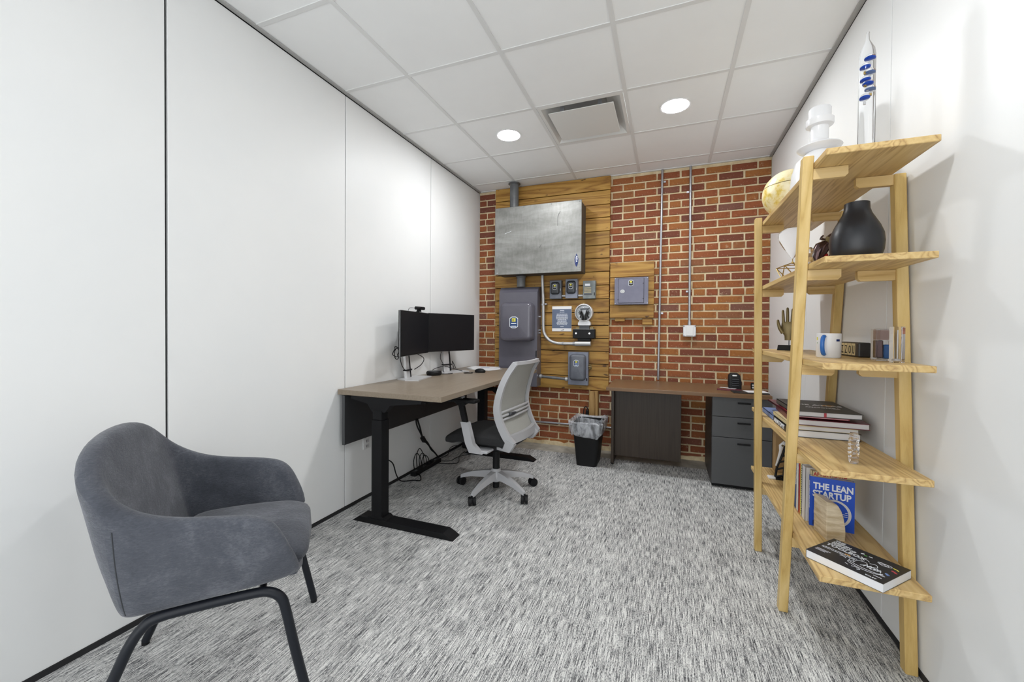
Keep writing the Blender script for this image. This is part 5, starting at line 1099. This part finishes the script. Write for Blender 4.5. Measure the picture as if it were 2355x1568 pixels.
doodle([(0.080, 0.092), (0.092, 0.096), (0.096, 0.090)], 'orange', 0.003, sm=0); doodle([(0.205, 0.115), (0.214, 0.112), (0.220, 0.106)], 'rose', 0.0035, sm=0); doodle([(0.200, 0.138), (0.210, 0.136), (0.216, 0.132)], 'yellow', 0.0022, sm=0); doodle([(0.204, 0.078), (0.214, 0.070)], 'teal_blue', 0.004, sm=0)
doodle([(0.075, 0.068), (0.085, 0.072), (0.095, 0.066)], r=0.0016, sm=2); doodle([(0.130, 0.026), (0.142, 0.032), (0.155, 0.026), (0.148, 0.020)], sm=2); doodle([(0.110, 0.030), (0.120, 0.026)], sm=0); doodle([(0.190, 0.030), (0.212, 0.030)], sm=0); doodle([(0.196, 0.060), (0.203, 0.048), (0.212, 0.052)], sm=2)
obj('publisher_name', text('WILEY', 0.008, ont(0.176, 0.008), 0.0004, spacing=1.4), 'emblem_white', cv)
# lattice model at far end
t = thing('lattice_figure', 'black lattice model with white band standing at the far end of the bottom shelf', 'ornament', (2.60, -1.46, z1))
lx, ly = 2.585, -1.47
def edge(u): # left profile (x,z), right profile
    return None
Lp = catmull([(-0.018, 0, 0.012), (-0.010, 0, 0.07), (0.008, 0, 0.12), (0.022, 0, 0.165), (0.030, 0, 0.20)], 4); Rp = catmull([(0.085, 0, 0.012), (0.080, 0, 0.07), (0.080, 0, 0.12), (0.080, 0, 0.165), (0.078, 0, 0.20)], 4)
b = B()
tube(b, [(lx+p.x, ly, z1+p.z) for p in Lp], 0.006, 8); tube(b, [(lx+p.x, ly, z1+p.z) for p in Rp], 0.006, 8)
for i in range(0, 16, 3):
    a, c = Lp[i], Rp[min(i+2, 16)]; m_ = (a+c)/2
    tube(b, [(lx+a.x, ly, z1+a.z), (lx+m_.x, ly-0.012, z1+m_.z+0.006), (lx+c.x, ly, z1+c.z)], 0.0055, 7, smooth=3)
for fx_ in (0.35, 0.68): tube(b, [(lx+Lp[i].x*(1-fx_)+Rp[i].x*fx_, ly-0.010, z1+Lp[i].z+(0.004 if i % 2 else 0)) for i in range(0, 17, 2)], 0.005, 7, smooth=2)
obj('lattice', b, 'black', t, True)
b = B(); tube(b, [(lx-0.016, ly, z1+0.075), (lx-0.004, ly, z1+0.12), (lx+0.006, ly, z1+0.16), (lx+0.008, ly, z1+0.190), (lx+0.022, ly, z1+0.206), (lx+0.045, ly, z1+0.198)], [0.004, 0.006, 0.008, 0.012, 0.013, 0.008], 10); bd = obj('white_band', b, 'white_pl', t, True)
b = B(); n = 14; loft(b, [[(lx+0.012+r*math.cos(2*math.pi*k/n), ly-y_, z1+0.195+r*math.sin(2*math.pi*k/n)) for k in range(n)] for r, y_ in ((0.006, 0.010), (0.006, 0.0135), (0.003, 0.0135))]); obj('rivet', b, 'bronze', bd)
b = B(); box(b, lx-0.02, lx+0.09, ly-0.022, ly+0.022, z1, z1+0.013, 0.003); obj('base', b, 'black', t)
b = B(); box(b, lx-0.055, lx-0.018, ly-0.018, ly+0.022, z1, z1+0.012, 0.003); obj('white_tip', b, 'white_pl', t)
t = thing('tan_box_file', 'plain tan upright box file behind the black lattice model', 'box file', (2.68, -1.32, z1))
b = B(); box(b, 2.592, 2.765, -1.345, -1.275, z1, z1+0.30, 0.002); obj('case', b, 'tan', t)
b = B(); box(b, 2.64, 2.70, -1.347, -1.345, z1+0.16, z1+0.22); obj('label_holder', b, 'cream', t)
